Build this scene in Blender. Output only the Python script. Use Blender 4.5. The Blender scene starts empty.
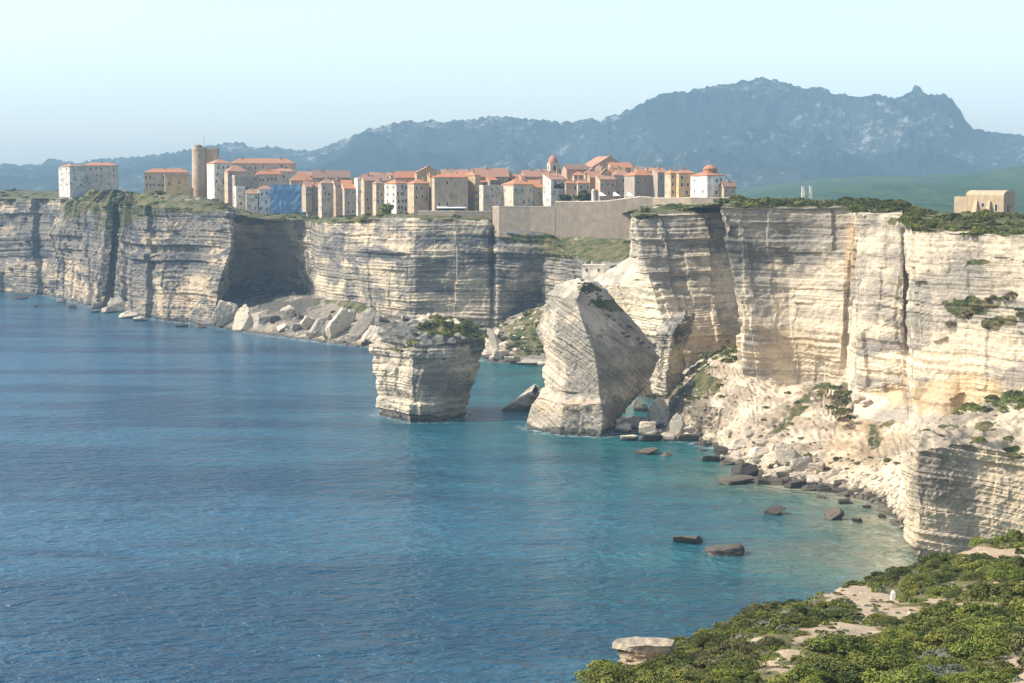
import bpy, math, random
import numpy as np
from mathutils import Vector
SC = bpy.context.scene
COL = SC.collection
R = math.radians

# ------------------------------------------------------------------ camera, sky, sun, exposure
F = 1911.0; PITCH = math.atan(161.5/F); CAMZ = 80.0
cam = bpy.data.cameras.new("camera"); cam.sensor_width = 36; cam.lens = F/1024*36
cam.clip_start = 1; cam.clip_end = 40000
co = bpy.data.objects.new("camera", cam); COL.objects.link(co)
co.location = (0, 0, CAMZ); co.rotation_euler = (math.pi/2-PITCH, 0, 0)
SC.camera = co

SUN_EL, SUN_BACK = 42.0, 6.0         # degrees; sun stands to the left, a little behind the camera
sx, sy = -math.cos(R(SUN_BACK)), -math.sin(R(SUN_BACK))
sdir = Vector((sx*math.cos(R(SUN_EL)), sy*math.cos(R(SUN_EL)), math.sin(R(SUN_EL))))
W = bpy.data.worlds.new("World"); SC.world = W; W.use_nodes = True
nt = W.node_tree; sky = nt.nodes.new('ShaderNodeTexSky'); sky.sky_type = 'NISHITA'
sky.sun_disc = False; sky.sun_elevation = R(SUN_EL)
sky.sun_rotation = math.atan2(sx, sy)
sky.air_density = 1.0; sky.dust_density = 2.1; sky.ozone_density = 0.0; sky.altitude = 80
bg = nt.nodes['Background']; bg.inputs['Strength'].default_value = 0.14
nt.links.new(sky.outputs[0], bg.inputs[0])
sl = bpy.data.lights.new("sun", 'SUN'); sl.energy = 3.4; sl.angle = R(0.5); sl.color = (1, .94, .84)
so = bpy.data.objects.new("sun", sl); COL.objects.link(so)
so.rotation_euler = sdir.to_track_quat('Z', 'Y').to_euler(); so.location = (-300, -100, 300)
SC.view_settings.view_transform = 'Standard'; SC.view_settings.look = 'None'
SC.view_settings.gamma = 1; SC.view_settings.use_curve_mapping = False
SC.view_settings.exposure = 1.0
SC.render.engine = 'CYCLES'
SC.cycles.use_denoising = True
SC.cycles.max_bounces = 5; SC.cycles.diffuse_bounces = 3; SC.cycles.glossy_bounces = 2
SC.cycles.volume_bounces = 1; SC.cycles.transparent_max_bounces = 8

# ------------------------------------------------------------------ projection helpers
CP, SP = math.cos(PITCH), math.sin(PITCH)
def ray(px, py):
    u, v = (px-512)/F, (341.5-py)/F
    return np.array([u, CP+SP*v, -SP+CP*v])
def P(px, py, Y):
    d = ray(px, py); return d*(Y/d[1])+np.array([0, 0, CAMZ])
def S(px, py, z=0.0):
    d = ray(px, py); return d*((CAMZ-z)/-d[2])+np.array([0, 0, CAMZ])
def proj(p):
    x, y, z = p[..., 0], p[..., 1], p[..., 2]-CAMZ
    dep = np.maximum(y*CP-z*SP, .1); up = y*SP+z*CP
    return 512+F*x/dep, 341.5-F*up/dep
def ppm(Y): return Y/F               # metres per pixel

# ------------------------------------------------------------------ noise
def _h(i, j, k, s):
    h = (i.astype(np.uint32)*np.uint32(374761393)) ^ (j.astype(np.uint32)*np.uint32(668265263)) ^ (k.astype(np.uint32)*np.uint32(2246822519)) ^ np.uint32((s*3266489917+12345) & 0xffffffff)
    h = (h ^ (h >> np.uint32(15)))*np.uint32(2246822519); h = (h ^ (h >> np.uint32(13)))*np.uint32(3266489917)
    h ^= h >> np.uint32(16)
    return h.astype(np.float64)/4294967295.0
def vn(x, y, z, s=0):
    x, y, z = np.broadcast_arrays(np.asarray(x, float), np.asarray(y, float), np.asarray(z, float))
    i, j, k = np.floor(x).astype(np.int64), np.floor(y).astype(np.int64), np.floor(z).astype(np.int64)
    a, b, c = x-i, y-j, z-k
    a, b, c = a*a*(3-2*a), b*b*(3-2*b), c*c*(3-2*c)
    r = 0
    for di in (0, 1):
        for dj in (0, 1):
            for dk in (0, 1):
                r = r+_h(i+di, j+dj, k+dk, s)*(a if di else 1-a)*(b if dj else 1-b)*(c if dk else 1-c)
    return r*2-1
def fbm(x, y, z, o=4, s=0, g=.5):
    t = 0; A = 1; n = 0
    for q in range(o):
        t = t+A*vn(x*2**q, y*2**q, z*2**q, s+q*17); n += A; A *= g
    return t/n
def ss(a, b, x):
    t = np.clip((x-a)/(b-a), 0, 1); return t*t*(3-2*t)
def beds(zc, m, s, sharp=.22):      # hard-edged bed profile, thickness varies
    w = zc/m + .45*vn(zc/m*.37, 0, 0, s+5)
    i = np.floor(w); f = w-i
    h0, h1 = _h(i.astype(np.int64), np.zeros_like(i, dtype=np.int64), np.zeros_like(i, dtype=np.int64), s), _h(i.astype(np.int64)+1, np.zeros_like(i, dtype=np.int64), np.zeros_like(i, dtype=np.int64), s)
    t = ss(1-sharp, 1, f)
    return (h0*(1-t)+h1*t)*2-1
def panels(s_, m, seed):            # vertical joints: flat panels of varied offset and tilt
    w = s_/m+.5*vn(s_/m*.5, 3, 7, seed)
    i = np.floor(w).astype(np.int64); f = w-i; z = np.zeros_like(i)
    return (_h(i, z, z, seed)*2-1)+(f-.5)*(_h(i, z+3, z, seed)*2-1)*1.6

# ------------------------------------------------------------------ mesh helpers
def mesh_np(name, v, quads, mats, smooth=False, attrs=None, tris=None, fmat=None):
    me = bpy.data.meshes.new(name); v = np.asarray(v, np.float32)
    quads = np.asarray(quads, np.int32).reshape(-1, 4) if quads is not None else np.zeros((0, 4), np.int32)
    tris = np.asarray(tris, np.int32).reshape(-1, 3) if tris is not None else np.zeros((0, 3), np.int32)
    me.vertices.add(len(v)); me.vertices.foreach_set('co', v.ravel())
    nl = quads.size+tris.size; me.loops.add(nl)
    me.loops.foreach_set('vertex_index', np.concatenate([quads.ravel(), tris.ravel()]).astype(np.int32))
    nf = len(quads)+len(tris); me.polygons.add(nf)
    me.polygons.foreach_set('loop_start', np.concatenate([np.arange(len(quads))*4, quads.size+np.arange(len(tris))*3]).astype(np.int32))
    me.polygons.foreach_set('use_smooth', np.full(nf, smooth))
    if fmat is not None: me.polygons.foreach_set('material_index', np.asarray(fmat, np.int32))
    for k, a in (attrs or {}).items():
        at = me.attributes.new(k, 'FLOAT', 'POINT'); at.data.foreach_set('value', np.asarray(a, np.float32).ravel())
    for m in (mats if isinstance(mats, (list, tuple)) else [mats]): me.materials.append(m)
    me.update(calc_edges=True); me.validate()
    return me
def link(name, me, parent=None):
    o = bpy.data.objects.new(name, me); COL.objects.link(o)
    if parent is not None: o.parent = parent
    return o
def tag(o, label=None, cat=None, group=None, kind=None):
    if label: o['label'] = label
    if cat: o['category'] = cat
    if group: o['group'] = group
    if kind: o['kind'] = kind
    return o
def empty(name, loc, rz=0):
    o = bpy.data.objects.new(name, None); COL.objects.link(o); o.location = loc; o.rotation_euler = (0, 0, rz); o.empty_display_size = .5
    return o
class MB:
    def __init__(s): s.v = []; s.f = []
    def poly(s, pts):
        n = len(s.v); s.v += [tuple(p) for p in pts]; s.f.append(tuple(range(n, n+len(pts))))
    def box(s, x0, x1, y0, y1, z0, z1):
        n = len(s.v)
        s.v += [(x0,y0,z0),(x1,y0,z0),(x1,y1,z0),(x0,y1,z0),(x0,y0,z1),(x1,y0,z1),(x1,y1,z1),(x0,y1,z1)]
        s.f += [tuple(n+i for i in q) for q in ((0,3,2,1),(4,5,6,7),(0,1,5,4),(1,2,6,5),(2,3,7,6),(3,0,4,7))]
    def prism(s, bot, top):
        n = len(s.v); k = len(bot); s.v += [tuple(p) for p in bot]+[tuple(p) for p in top]
        s.f.append(tuple(n+i for i in reversed(range(k)))); s.f.append(tuple(n+k+i for i in range(k)))
        for i in range(k): s.f.append((n+i, n+(i+1) % k, n+k+(i+1) % k, n+k+i))
    def lathe(s, prof, cx=0, cy=0, n=20, a0=0):
        b = len(s.v)
        for r, z in prof:
            for i in range(n): s.v.append((cx+r*math.cos(a0+2*math.pi*i/n), cy+r*math.sin(a0+2*math.pi*i/n), z))
        for j in range(len(prof)-1):
            for i in range(n): s.f.append((b+j*n+i, b+j*n+(i+1) % n, b+(j+1)*n+(i+1) % n, b+(j+1)*n+i))
        s.f.append(tuple(b+(len(prof)-1)*n+i for i in range(n)))
    def build(s, name, mat, parent=None):
        me = bpy.data.meshes.new(name); me.from_pydata(s.v, [], s.f); me.materials.append(mat); me.update()
        return link(name, me, parent)

# ------------------------------------------------------------------ materials
def mat(name):
    m = bpy.data.materials.new(name); m.use_nodes = True; return m, m.node_tree, m.node_tree.nodes['Principled BSDF']
class NT:
    def __init__(s, t): s.t = t
    def n(s, typ, **k):
        x = s.t.nodes.new(typ)
        for a, b in k.items(): setattr(x, a, b)
        return x
    def set(s, sock, v):
        if hasattr(v, 'node') or isinstance(v, bpy.types.NodeSocket): s.t.links.new(v, sock)
        else: sock.default_value = v
    def math(s, op, a, b=None, clamp=False):
        x = s.n('ShaderNodeMath', operation=op, use_clamp=clamp); s.set(x.inputs[0], a)
        if b is not None: s.set(x.inputs[1], b)
        return x.outputs[0]
    def mix(s, f, a, b, mode='MIX'):
        x = s.n('ShaderNodeMix', data_type='RGBA', blend_type=mode); s.set(x.inputs[0], f)
        s.set(x.inputs[6], (*a, 1) if isinstance(a, tuple) else a); s.set(x.inputs[7], (*b, 1) if isinstance(b, tuple) else b)
        return x.outputs[2]
    def pos(s): return s.n('ShaderNodeNewGeometry').outputs['Position']
    def objc(s): return s.n('ShaderNodeTexCoord').outputs['Object']
    def attr(s, name): return s.n('ShaderNodeAttribute', attribute_name=name).outputs['Fac']
    def scale(s, v, sc):
        x = s.n('ShaderNodeMapping'); s.set(x.inputs['Vector'], v); x.inputs['Scale'].default_value = sc; return x.outputs[0]
    def noise(s, v, sc=1, det=4, ro=.55, dist=0):
        x = s.n('ShaderNodeTexNoise'); s.set(x.inputs['Vector'], v); x.inputs['Scale'].default_value = sc
        x.inputs['Detail'].default_value = det; x.inputs['Roughness'].default_value = ro; x.inputs['Distortion'].default_value = dist
        return x.outputs['Fac']
    def ramp(s, f, lo, hi, a=0., b=1.):
        x = s.n('ShaderNodeMapRange', interpolation_type='SMOOTHSTEP'); s.set(x.inputs[0], f)
        x.inputs[1].default_value = lo; x.inputs[2].default_value = hi; x.inputs[3].default_value = a; x.inputs[4].default_value = b
        return x.outputs[0]
    def bump(s, h, st, dist):
        x = s.n('ShaderNodeBump'); x.inputs['Strength'].default_value = st; x.inputs['Distance'].default_value = dist
        s.set(x.inputs['Height'], h); return x.outputs[0]

def rock_mat(name, cream, grey, dark, greyness=.5, pat=.3):
    m, t, b = mat(name); N = NT(t); p = N.pos()
    bedc = N.attr('bedc'); sep = N.n('ShaderNodeSeparateXYZ'); N.set(sep.inputs[0], p)
    cx = N.n('ShaderNodeCombineXYZ')
    N.set(cx.inputs[0], N.math('MULTIPLY', sep.outputs[0], .03)); N.set(cx.inputs[1], N.math('MULTIPLY', sep.outputs[1], .03)); N.set(cx.inputs[2], N.math('MULTIPLY', bedc, .55))
    fine = N.noise(cx.outputs[0], 1.6, 7, .7)
    cx2 = N.n('ShaderNodeCombineXYZ')
    N.set(cx2.inputs[0], N.math('MULTIPLY', sep.outputs[0], .02)); N.set(cx2.inputs[1], N.math('MULTIPLY', sep.outputs[1], .02)); N.set(cx2.inputs[2], N.math('MULTIPLY', bedc, .12))
    band = N.noise(cx2.outputs[0], 1.5, 5, .65)
    patch = N.noise(p, .035, 5, .62, .6)
    streak = N.noise(N.scale(p, (.4, .4, .035)), 1, 5, .6)
    speck = N.noise(p, 1.1, 6, .7)
    stain_and_light = N.attr('stain_and_light'); och = N.attr('ochre'); veg = N.attr('veg')
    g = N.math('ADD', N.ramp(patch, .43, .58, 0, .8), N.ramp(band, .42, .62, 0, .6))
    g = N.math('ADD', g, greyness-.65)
    g = N.math('ADD', g, stain_and_light)
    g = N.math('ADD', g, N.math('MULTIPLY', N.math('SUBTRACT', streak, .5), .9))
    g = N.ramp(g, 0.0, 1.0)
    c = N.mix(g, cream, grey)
    dk = N.math('MULTIPLY', N.ramp(N.math('ADD', fine, N.math('MULTIPLY', stain_and_light, .09)), .53, .70), N.ramp(N.math('ADD', patch, N.math('MULTIPLY', stain_and_light, .2)), .33, .6, .15, .85))
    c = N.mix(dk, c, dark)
    c = N.mix(N.math('MULTIPLY', N.ramp(N.math('ADD', stain_and_light, N.math('MULTIPLY', N.math('SUBTRACT', speck, .5), 1.6)), .75, 1.3), .8), c, dark)
    pt = N.ramp(N.math('ADD', N.noise(N.scale(p, (.028, .028, .085)), 1, 7, .68, .4), N.math('MULTIPLY', stain_and_light, .05)), .525, .60)
    c = N.mix(N.math('MULTIPLY', pt, pat), c, tuple(x*1.35 for x in dark))
    c = N.mix(N.math('MULTIPLY', och, N.ramp(N.noise(p, .12, 4), .3, .7, .35, 1)), c, (.56, .37, .17))
    vv = N.ramp(N.math('ADD', N.math('MULTIPLY', veg, 1.0), N.math('MULTIPLY', N.math('SUBTRACT', N.noise(p, .35, 6, .7), .5), 1.6)), .42, .62)
    gcol = N.mix(N.ramp(N.noise(p, .22, 4), .35, .65), (.045, .065, .02), (.15, .125, .06))
    c = N.mix(vv, c, gcol)
    tide = N.ramp(N.math('ADD', sep.outputs[2], N.math('MULTIPLY', N.math('SUBTRACT', N.noise(p, .25, 4), .5), 3)), .5, 1.7, .85, 0)
    c = N.mix(tide, c, (.06, .055, .042))
    c = N.mix(1.0, c, N.mix(N.ramp(speck, .25, .75), (.72, .72, .74), (1.14, 1.12, 1.08)), 'MULTIPLY')
    t.links.new(c, b.inputs['Base Color']); b.inputs['Roughness'].default_value = .95
    b.inputs['Specular IOR Level'].default_value = .15
    h = N.math('ADD', N.math('MULTIPLY', fine, 1.0), N.math('MULTIPLY', speck, .7))
    t.links.new(N.bump(h, .75, .9), b.inputs['Normal'])
    return m
M = {}
M['cliff'] = rock_mat('limestone', (.54, .445, .31), (.235, .21, .17), (.075, .078, .08), .85, 0.85)
M['cliff_far'] = rock_mat('limestone_weathered', (.46, .37, .25), (.175, .16, .135), (.055, .06, .065), .92, 0.9)
M['cliff_right'] = rock_mat('limestone_fresh', (.66, .55, .395), (.34, .30, .24), (.11, .105, .095), .56, 0.35)
M['stack'] = rock_mat('limestone_stack', (.58, .49, .365), (.32, .285, .225), (.085, .085, .075), .68, 0.35)
M['talus'] = rock_mat('chalky_scree', (.60, .51, .37), (.36, .29, .205), (.12, .10, .075), .56, 0.35)
M['ledge'] = rock_mat('limestone_ledge', (.52, .43, .30), (.31, .262, .195), (.09, .08, .066), .62, 0.45)
M['debris'] = rock_mat('fallen_debris', (.44, .37, .27), (.21, .18, .14), (.07, .065, .055), .85, 0.5)

def simple(name, col, rough=.9, var=.15, sc=.6, bump=0, objspace=False, col2=None):
    m, t, b = mat(name); N = NT(t); p = N.objc() if objspace else N.pos()
    n = N.noise(p, sc, 5, .65)
    c2 = col2 or tuple(x*(1-2*var) for x in col)
    c = N.mix(N.ramp(n, .3, .7), col, c2)
    t.links.new(c, b.inputs['Base Color']); b.inputs['Roughness'].default_value = rough; b.inputs['Specular IOR Level'].default_value = .2
    if bump: t.links.new(N.bump(n, .6, bump), b.inputs['Normal'])
    return m

# ------------------------------------------------------------------ the ribbon builder: cliffs, slopes, stacks, terrain
RIB = {}; RIBS = []
def ribbon(name, stations, mt, du=.8, dv=.55, axis=(0, 0, 1), bed=1.0, pan=2.2, rough=.7, seed=1, flat_dv=3.0,
           blot=(), ridge=0, thick=4.2, kind='structure', cavity=0, bend=1.0, warp=2.5, smooth=False, parent=None, topnoise=.6, fs=1.0, topveg=0, fresh=0, terrace=0, th_t=1.3):
    st = np.array(stations, float)                      # (nst, nctl, 3)
    nst, nc, _ = st.shape
    # columns
    seg = np.linalg.norm(np.diff(st, axis=0), axis=2)[:, 1:].mean(1) if nc > 2 else np.linalg.norm(np.diff(st, axis=0), axis=2).mean(1)
    cum = np.concatenate([[0], np.cumsum(seg)]); ncol = max(8, int(cum[-1]/du))
    s_ = np.linspace(0, cum[-1], ncol)
    cols = np.empty((ncol, nc, 3))
    for c in range(nc):
        for a in range(3): cols[:, c, a] = np.interp(s_, cum, st[:, c, a])
    # rows
    rows = []
    for c in range(nc-1):
        d = cols[:, c+1]-cols[:, c]; L = np.linalg.norm(d, axis=1).mean()
        hv = np.abs(d[:, 2]).mean()/max(L, 1e-6)
        n = int(max(1, math.ceil(L/(dv if hv > .25 else flat_dv)))); n = min(n, 220)
        for k in range(n): rows.append((c, k/n))
    rows.append((nc-2, 1.0))
    base = np.stack([cols[:, c]*(1-t)+cols[:, c+1]*t for c, t in rows], axis=1)     # ncol, nrow, 3
    vpar = np.array([c+t for c, t in rows])
    gu = np.gradient(base, axis=0); gv = np.gradient(base, axis=1)
    nr = np.cross(gu, gv); ln = np.linalg.norm(nr, axis=2, keepdims=True); nr = nr/np.maximum(ln, 1e-6)
    steep = ss(.15, .75, 1-np.abs(nr[..., 2]))
    x, y, z = base[..., 0], base[..., 1], base[..., 2]
    ax = np.array(axis, float); ax /= np.linalg.norm(ax)
    zc = x*ax[0]+y*ax[1]+z*ax[2]
    zc = zc + warp*fbm(x*.012, y*.012, z*.006, 2, seed+90) + .5*vn(x*.08, y*.08, z*.08, seed+91)
    sg = np.broadcast_to(s_[:, None], z.shape)
    x, y, z, sg = x*fs, y*fs, z*fs, sg*fs; zb = zc*fs; th = thick*fs
    amp1 = .12+.95*ss(-.25, .6, fbm(sg*.022, z*.05, 0, 2, seed+3)); amp2 = .1+.9*ss(-.1, .6, fbm(sg*.04, z*.1, 3, 2, seed+4))
    d = bed*(1.35*beds(zb, th, seed)*amp1+.6*beds(zb, th*.33, seed+7)*amp2+.35*beds(zb, th*.12, seed+9)*(.6+.4*vn(sg*.1, z*.1, 1, seed)))
    lay = np.floor(z/17+.6*vn(sg*.03, 0, 0, seed+30)).astype(int)
    pp = pan*(.75*panels(sg+2*vn(z*.05, 0, 0, seed), 21, seed+40)+.45*panels(sg+lay*7.3+1.5*vn(z*.15, sg*.05, 0, seed), 9, seed+50))
    d = d+pp+rough*(1.6*fbm(x*.05, y*.05, z*.05, 3, seed+60)+.8*fbm(x*.25, y*.25, z*.25, 3, seed+61)+.4*vn(x*.9, y*.9, z*.9, seed+62))
    fl = topnoise*(1.3*fbm(x*.05, y*.05, 0, 4, seed+70)+.5*vn(x*.35, y*.35, 0, seed+71))
    if terrace:
        zt = (base[..., 2]+.8*fbm(base[..., 0]*.06, base[..., 1]*.06, 0, 3, seed+71))/th_t; ft = zt-np.floor(zt)
        fl = fl+terrace*th_t*(ss(.6, .95, ft)-ft)
    if ridge: d = d+ridge*(1-2*np.abs(fbm(sg*.05, z*.012, 0, 4, seed+80)))
    if cavity: d = d-cavity*ss(.25, .6, fbm(x*.06, y*.06, z*.1, 3, seed+85))
    disp = d*steep*bend+fl*(1-steep)
    pos = base+nr*disp[..., None]
    nrow = len(rows)
    ppx, ppy = proj(pos)
    att = {'bedc': zc, 'stain_and_light': np.zeros_like(z), 'veg': np.zeros_like(z), 'ochre': np.zeros_like(z)}  # first blot channel carries weathering stains plus painted sun and shade tones
    att['stain_and_light'] += -.12*ss(.2, 1, beds(zb, th, seed))*steep
    wob = 1.1*fbm(x*.05, y*.05, z*.07, 3, seed+99)+.9*fbm(x*.3, y*.3, z*.4, 3, seed+98)
    att['veg'] += topveg*(vpar[None] > 4.15)*(1-steep)
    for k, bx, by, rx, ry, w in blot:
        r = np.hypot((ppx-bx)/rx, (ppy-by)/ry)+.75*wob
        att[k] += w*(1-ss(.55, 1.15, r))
    att['veg'] = np.clip(att['veg'], 0, 1)
    idx = np.arange(ncol*nrow).reshape(ncol, nrow)
    q = np.stack([idx[:-1, :-1], idx[1:, :-1], idx[1:, 1:], idx[:-1, 1:]], axis=-1).reshape(-1, 4)
    me = mesh_np(name, pos.reshape(-1, 3), q, mt, smooth, att)
    o = link(name, me, parent)
    if kind: o['kind'] = kind
    g2 = np.cross(np.gradient(pos, axis=0), np.gradient(pos, axis=1)); g2 /= np.maximum(np.linalg.norm(g2, axis=2, keepdims=True), 1e-9)
    r = dict(veg=att['veg'].ravel(), o=o, pos=pos.reshape(-1, 3), nz=g2[..., 2].ravel(), px=ppx.ravel(), py=ppy.ravel(), v=np.broadcast_to(vpar[None], z.shape).ravel())
    RIB[name] = r; RIBS.append((name, r))
    return r

def lerp(a, b, t): return a*(1-t)+b*t
def colm(foot, top, a=None, b=None, in1=None, in2=None):
    f = S(*foot) if len(foot) == 2 else P(*foot)
    tp = P(*top)
    A = P(*a) if a else lerp(f, tp, .33)+np.array([0, 0, 0]); B = P(*b) if b else lerp(f, tp, .7)
    f0 = f.copy(); f0[2] = -3; f0[1] -= .6
    i1 = P(*in1) if in1 else tp+np.array([0, 10, .5]); i2 = P(*in2) if in2 else np.array([tp[0]*1.05, tp[1]+220, tp[2]-4])
    return [f0, f, A, B, tp, i1, i2]
def Ys(px, py): return S(px, py)[1]

# ------------------------------------------------------------------ cliffs
# far cliff at the left edge of the picture
ribbon('cliff', [colm((x, 284+.07*(x+120)), (x, 199-.01*x, Ys(x, 284+.07*(x+120))+12), in1=(x, 191, Ys(x, 290)+60)) for x in (-160, -90, -40, 0, 30, 62, 90)],
       M['cliff_far'], topveg=.62, du=1.3, dv=.8, seed=11, pan=4, bed=1.3,
       blot=[('veg', x, 196, 30, 8, 1) for x in (-40, 0, 40)]+[('stain_and_light', 20, 245, 45, 12, .7), ('stain_and_light', 10, 222, 30, 5, .5)])  # darker band across the middle of the far face
# headland with the tower
Y0 = Ys(54, 298)
hl = [colm((88, 291), (85, 196, Ys(88, 291)+20)),
      colm((56, 297), (63, 203, Y0+14), a=(58, 262, Y0+3), b=(50, 235, Y0+2), in1=(84, 190, Y0+60)),
      colm((78, 303), (86, 199, Ys(78, 303)+16), in1=(96, 190, 1230)),
      colm((101, 308), (112, 206, Ys(101, 308)+10), in1=(118, 190, 1210)),
      colm((112, 307), (120, 208, Ys(112, 307)+14), in1=(124, 191, 1200)),
      colm((130, 316), (136, 206, Ys(130, 316)+10), in1=(140, 193, 1150)),
      colm((160, 320), (165, 207, Ys(160, 320)+8), in1=(165, 194, 1130)),
      colm((190, 322), (195, 209, Ys(190, 322)+8), in1=(200, 197, 1110)),
      colm((213, 326), (230, 213, Ys(213, 326)+8), a=(219, 285, Ys(213, 326)+2), b=(232, 245, Ys(213, 326)+3), in1=(222, 203, 1110)),
      colm((226, 316), (239, 216, 1072), in1=(238, 209, 1098)),
      colm((262, 313), (262, 219, 1074), in1=(262, 213, 1100)),
      colm((300, 316), (300, 220, 1066), in1=(300, 215, 1092)),
      colm((312, 320), (312, 221, 1062), in1=(312, 217, 1090))]
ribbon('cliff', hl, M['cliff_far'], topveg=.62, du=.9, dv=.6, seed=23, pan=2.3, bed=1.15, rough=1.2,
       blot=[('veg', 88, 203, 34, 13, .9), ('veg', 128, 205, 40, 15, 1), ('veg', 112, 225, 14, 22, .9), ('veg', 190, 208, 50, 6, .9),
             ('stain_and_light', 185, 215, 40, 8, .5), ('stain_and_light', 130, 225, 22, 16, .7), ('stain_and_light', 170, 262, 45, 10, .6), ('stain_and_light', 100, 225, 40, 20, .4),
             ('stain_and_light', 150, 300, 70, 14, -.5), ('stain_and_light', 75, 280, 20, 14, -.4), ('stain_and_light', 270, 265, 52, 50, -.75), ('veg', 268, 219, 44, 5, 1), ('stain_and_light', 195, 292, 26, 14, -.6)])  # wide negative blot brightens the shaded bay wall through paler rock colour
# middle cliff under the town
mc = [colm((306, 318), (306, 221, 1062)),
      colm((317, 330), (317, 224, Ys(317, 330)+5), a=(322, 290, Ys(317, 330)+4), in1=(317, 218, 1040)),
      colm((360, 338), (360, 220, 968), a=(365, 305, 966), in1=(360, 216, 985)),
      colm((415, 346), (415, 219, 930), a=(415, 315, 936), in1=(415, 214, 950)),
      colm((455, 346), (455, 219, 925), a=(455, 312, 930), in1=(455, 214, 945)),
      colm((486, 345), (488, 222, 922), a=(490, 305, 925), in1=(488, 216, 945)),
      colm((491, 345), (494, 229, 928), in1=(494, 222, 950)),
      colm((497, 345), (500, 230, 920), in1=(500, 222, 940)),
      colm((540, 342), (545, 236, 905), in1=(545, 226, 930)),
      colm((575, 342), (566, 252, 880), a=(574, 310, 882), b=(574, 275, 880), in1=(560, 235, 915)),
      colm((600, 342), (588, 268, 845), b=(590, 280, 845), in1=(600, 238, 890)),
      colm((640, 342), (625, 268, 815), b=(628, 278, 815), in1=(645, 240, 860))]
ribbon('cliff', mc, M['cliff'], topveg=.62, fresh=0, du=.75, dv=.5, seed=37, pan=.8, bed=1.25, rough=.6,
       blot=[('stain_and_light', 350, 250, 40, 10, .5), ('stain_and_light', 430, 268, 45, 8, .65), ('stain_and_light', 460, 238, 45, 6, .75), ('stain_and_light', 420, 290, 60, 5, .5), ('stain_and_light', 380, 235, 40, 5, -.7), ('stain_and_light', 335, 290, 14, 8, -.5),
             ('stain_and_light', 420, 298, 25, 5, -.8), ('stain_and_light', 420, 325, 25, 12, -.8), ('stain_and_light', 500, 300, 50, 12, -.15), ('ochre', 430, 330, 40, 10, .35), ('ochre', 480, 322, 50, 12, .2),
             ('veg', 590, 248, 42, 12, 1), ('veg', 340, 220, 40, 5, .9), ('veg', 450, 218, 40, 4, 1), ('veg', 520, 238, 40, 7, .8), ('stain_and_light', 490, 262, 60, 5, .5), ('stain_and_light', 560, 268, 30, 10, .4)])
# cliff below the rampart with the stepped left end
dd = [colm((596, 345, 830), (640, 213, 812), a=(586, 288, 822), b=(634, 258, 815), in1=(650, 206, 835)),
      colm((606, 350, 795), (630, 216, 775), a=(588, 284, 785), b=(631, 258, 778), in1=(640, 207, 815)),
      colm((672, 352, 730), (634, 216, 745), a=(652, 288, 737), b=(642, 256, 741), in1=(642, 208, 775)),
      colm((705, 352, 734), (680, 215, 745), in1=(684, 205, 775)),
      colm((748, 352, 742), (738, 212, 748), in1=(738, 203, 778)),
      colm((775, 352, 750), (765, 210, 756), in1=(765, 203, 786))]
ribbon('cliff', dd, M['cliff_right'], topveg=.62, du=.6, dv=.42, seed=53, pan=1.3, bed=1.0, rough=.6, thick=5,
       blot=[('stain_and_light', 690, 235, 60, 16, .35), ('stain_and_light', 690, 275, 40, 7, .7), ('stain_and_light', 640, 300, 30, 30, -.9), ('stain_and_light', 625, 330, 30, 20, -.9), ('ochre', 700, 345, 45, 14, .5), ('ochre', 620, 305, 30, 6, .3),  # negative blots at the left end paint the sunlit facets paler
             ('veg', 640, 215, 14, 6, .9), ('veg', 690, 209, 60, 5, 1), ('stain_and_light', 700, 310, 50, 20, -.2)])
# the big buttress, the narrow pillar and the right-hand cliff
ee = [colm((775, 352, 752), (760, 206, 700), in1=(770, 202, 740)),
      colm((752, 352, 690), (735, 207, 640), in1=(745, 202, 690)),
      colm((742, 362, 606), (721, 208, 602), a=(744, 318, 600), b=(728, 252, 602), in1=(724, 202, 640)),
      colm((790, 384, 604), (785, 208, 598), a=(790, 338, 598), in1=(785, 202, 640)),
      colm((838, 378, 592), (846, 209, 587), a=(843, 335, 586), in1=(846, 202, 630)),
      colm((845, 380, 590), (850, 212, 586), in1=(852, 204, 630)),
      colm((853, 432, 546), (861, 214, 560), a=(857, 392, 560), b=(859, 270, 562), in1=(862, 204, 610)),
      colm((876, 436, 538), (880, 214, 552), a=(880, 392, 555), in1=(880, 203, 605)),
      colm((905, 432, 528), (902, 214, 545), a=(902, 390, 546), in1=(902, 203, 600)),
      colm((910, 434, 526), (904, 220, 544), a=(907, 392, 545), b=(905, 290, 544), in1=(908, 208, 590)),
      colm((924, 440, 504), (913, 226, 519), a=(917, 400, 518), b=(916, 290, 519), in1=(918, 212, 575)),
      colm((960, 424, 506), (960, 233, 502), a=(960, 350, 505), in1=(955, 214, 560)),
      colm((1010, 429, 490), (1015, 236, 486), in1=(1010, 215, 545)),
      colm((1080, 434, 470), (1085, 238, 465), in1=(1080, 215, 525)),
      colm((1200, 434, 440), (1205, 240, 435), in1=(1200, 215, 495)),
      colm((1460, 434, 410), (1465, 240, 405), in1=(1460, 215, 465))]
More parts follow.
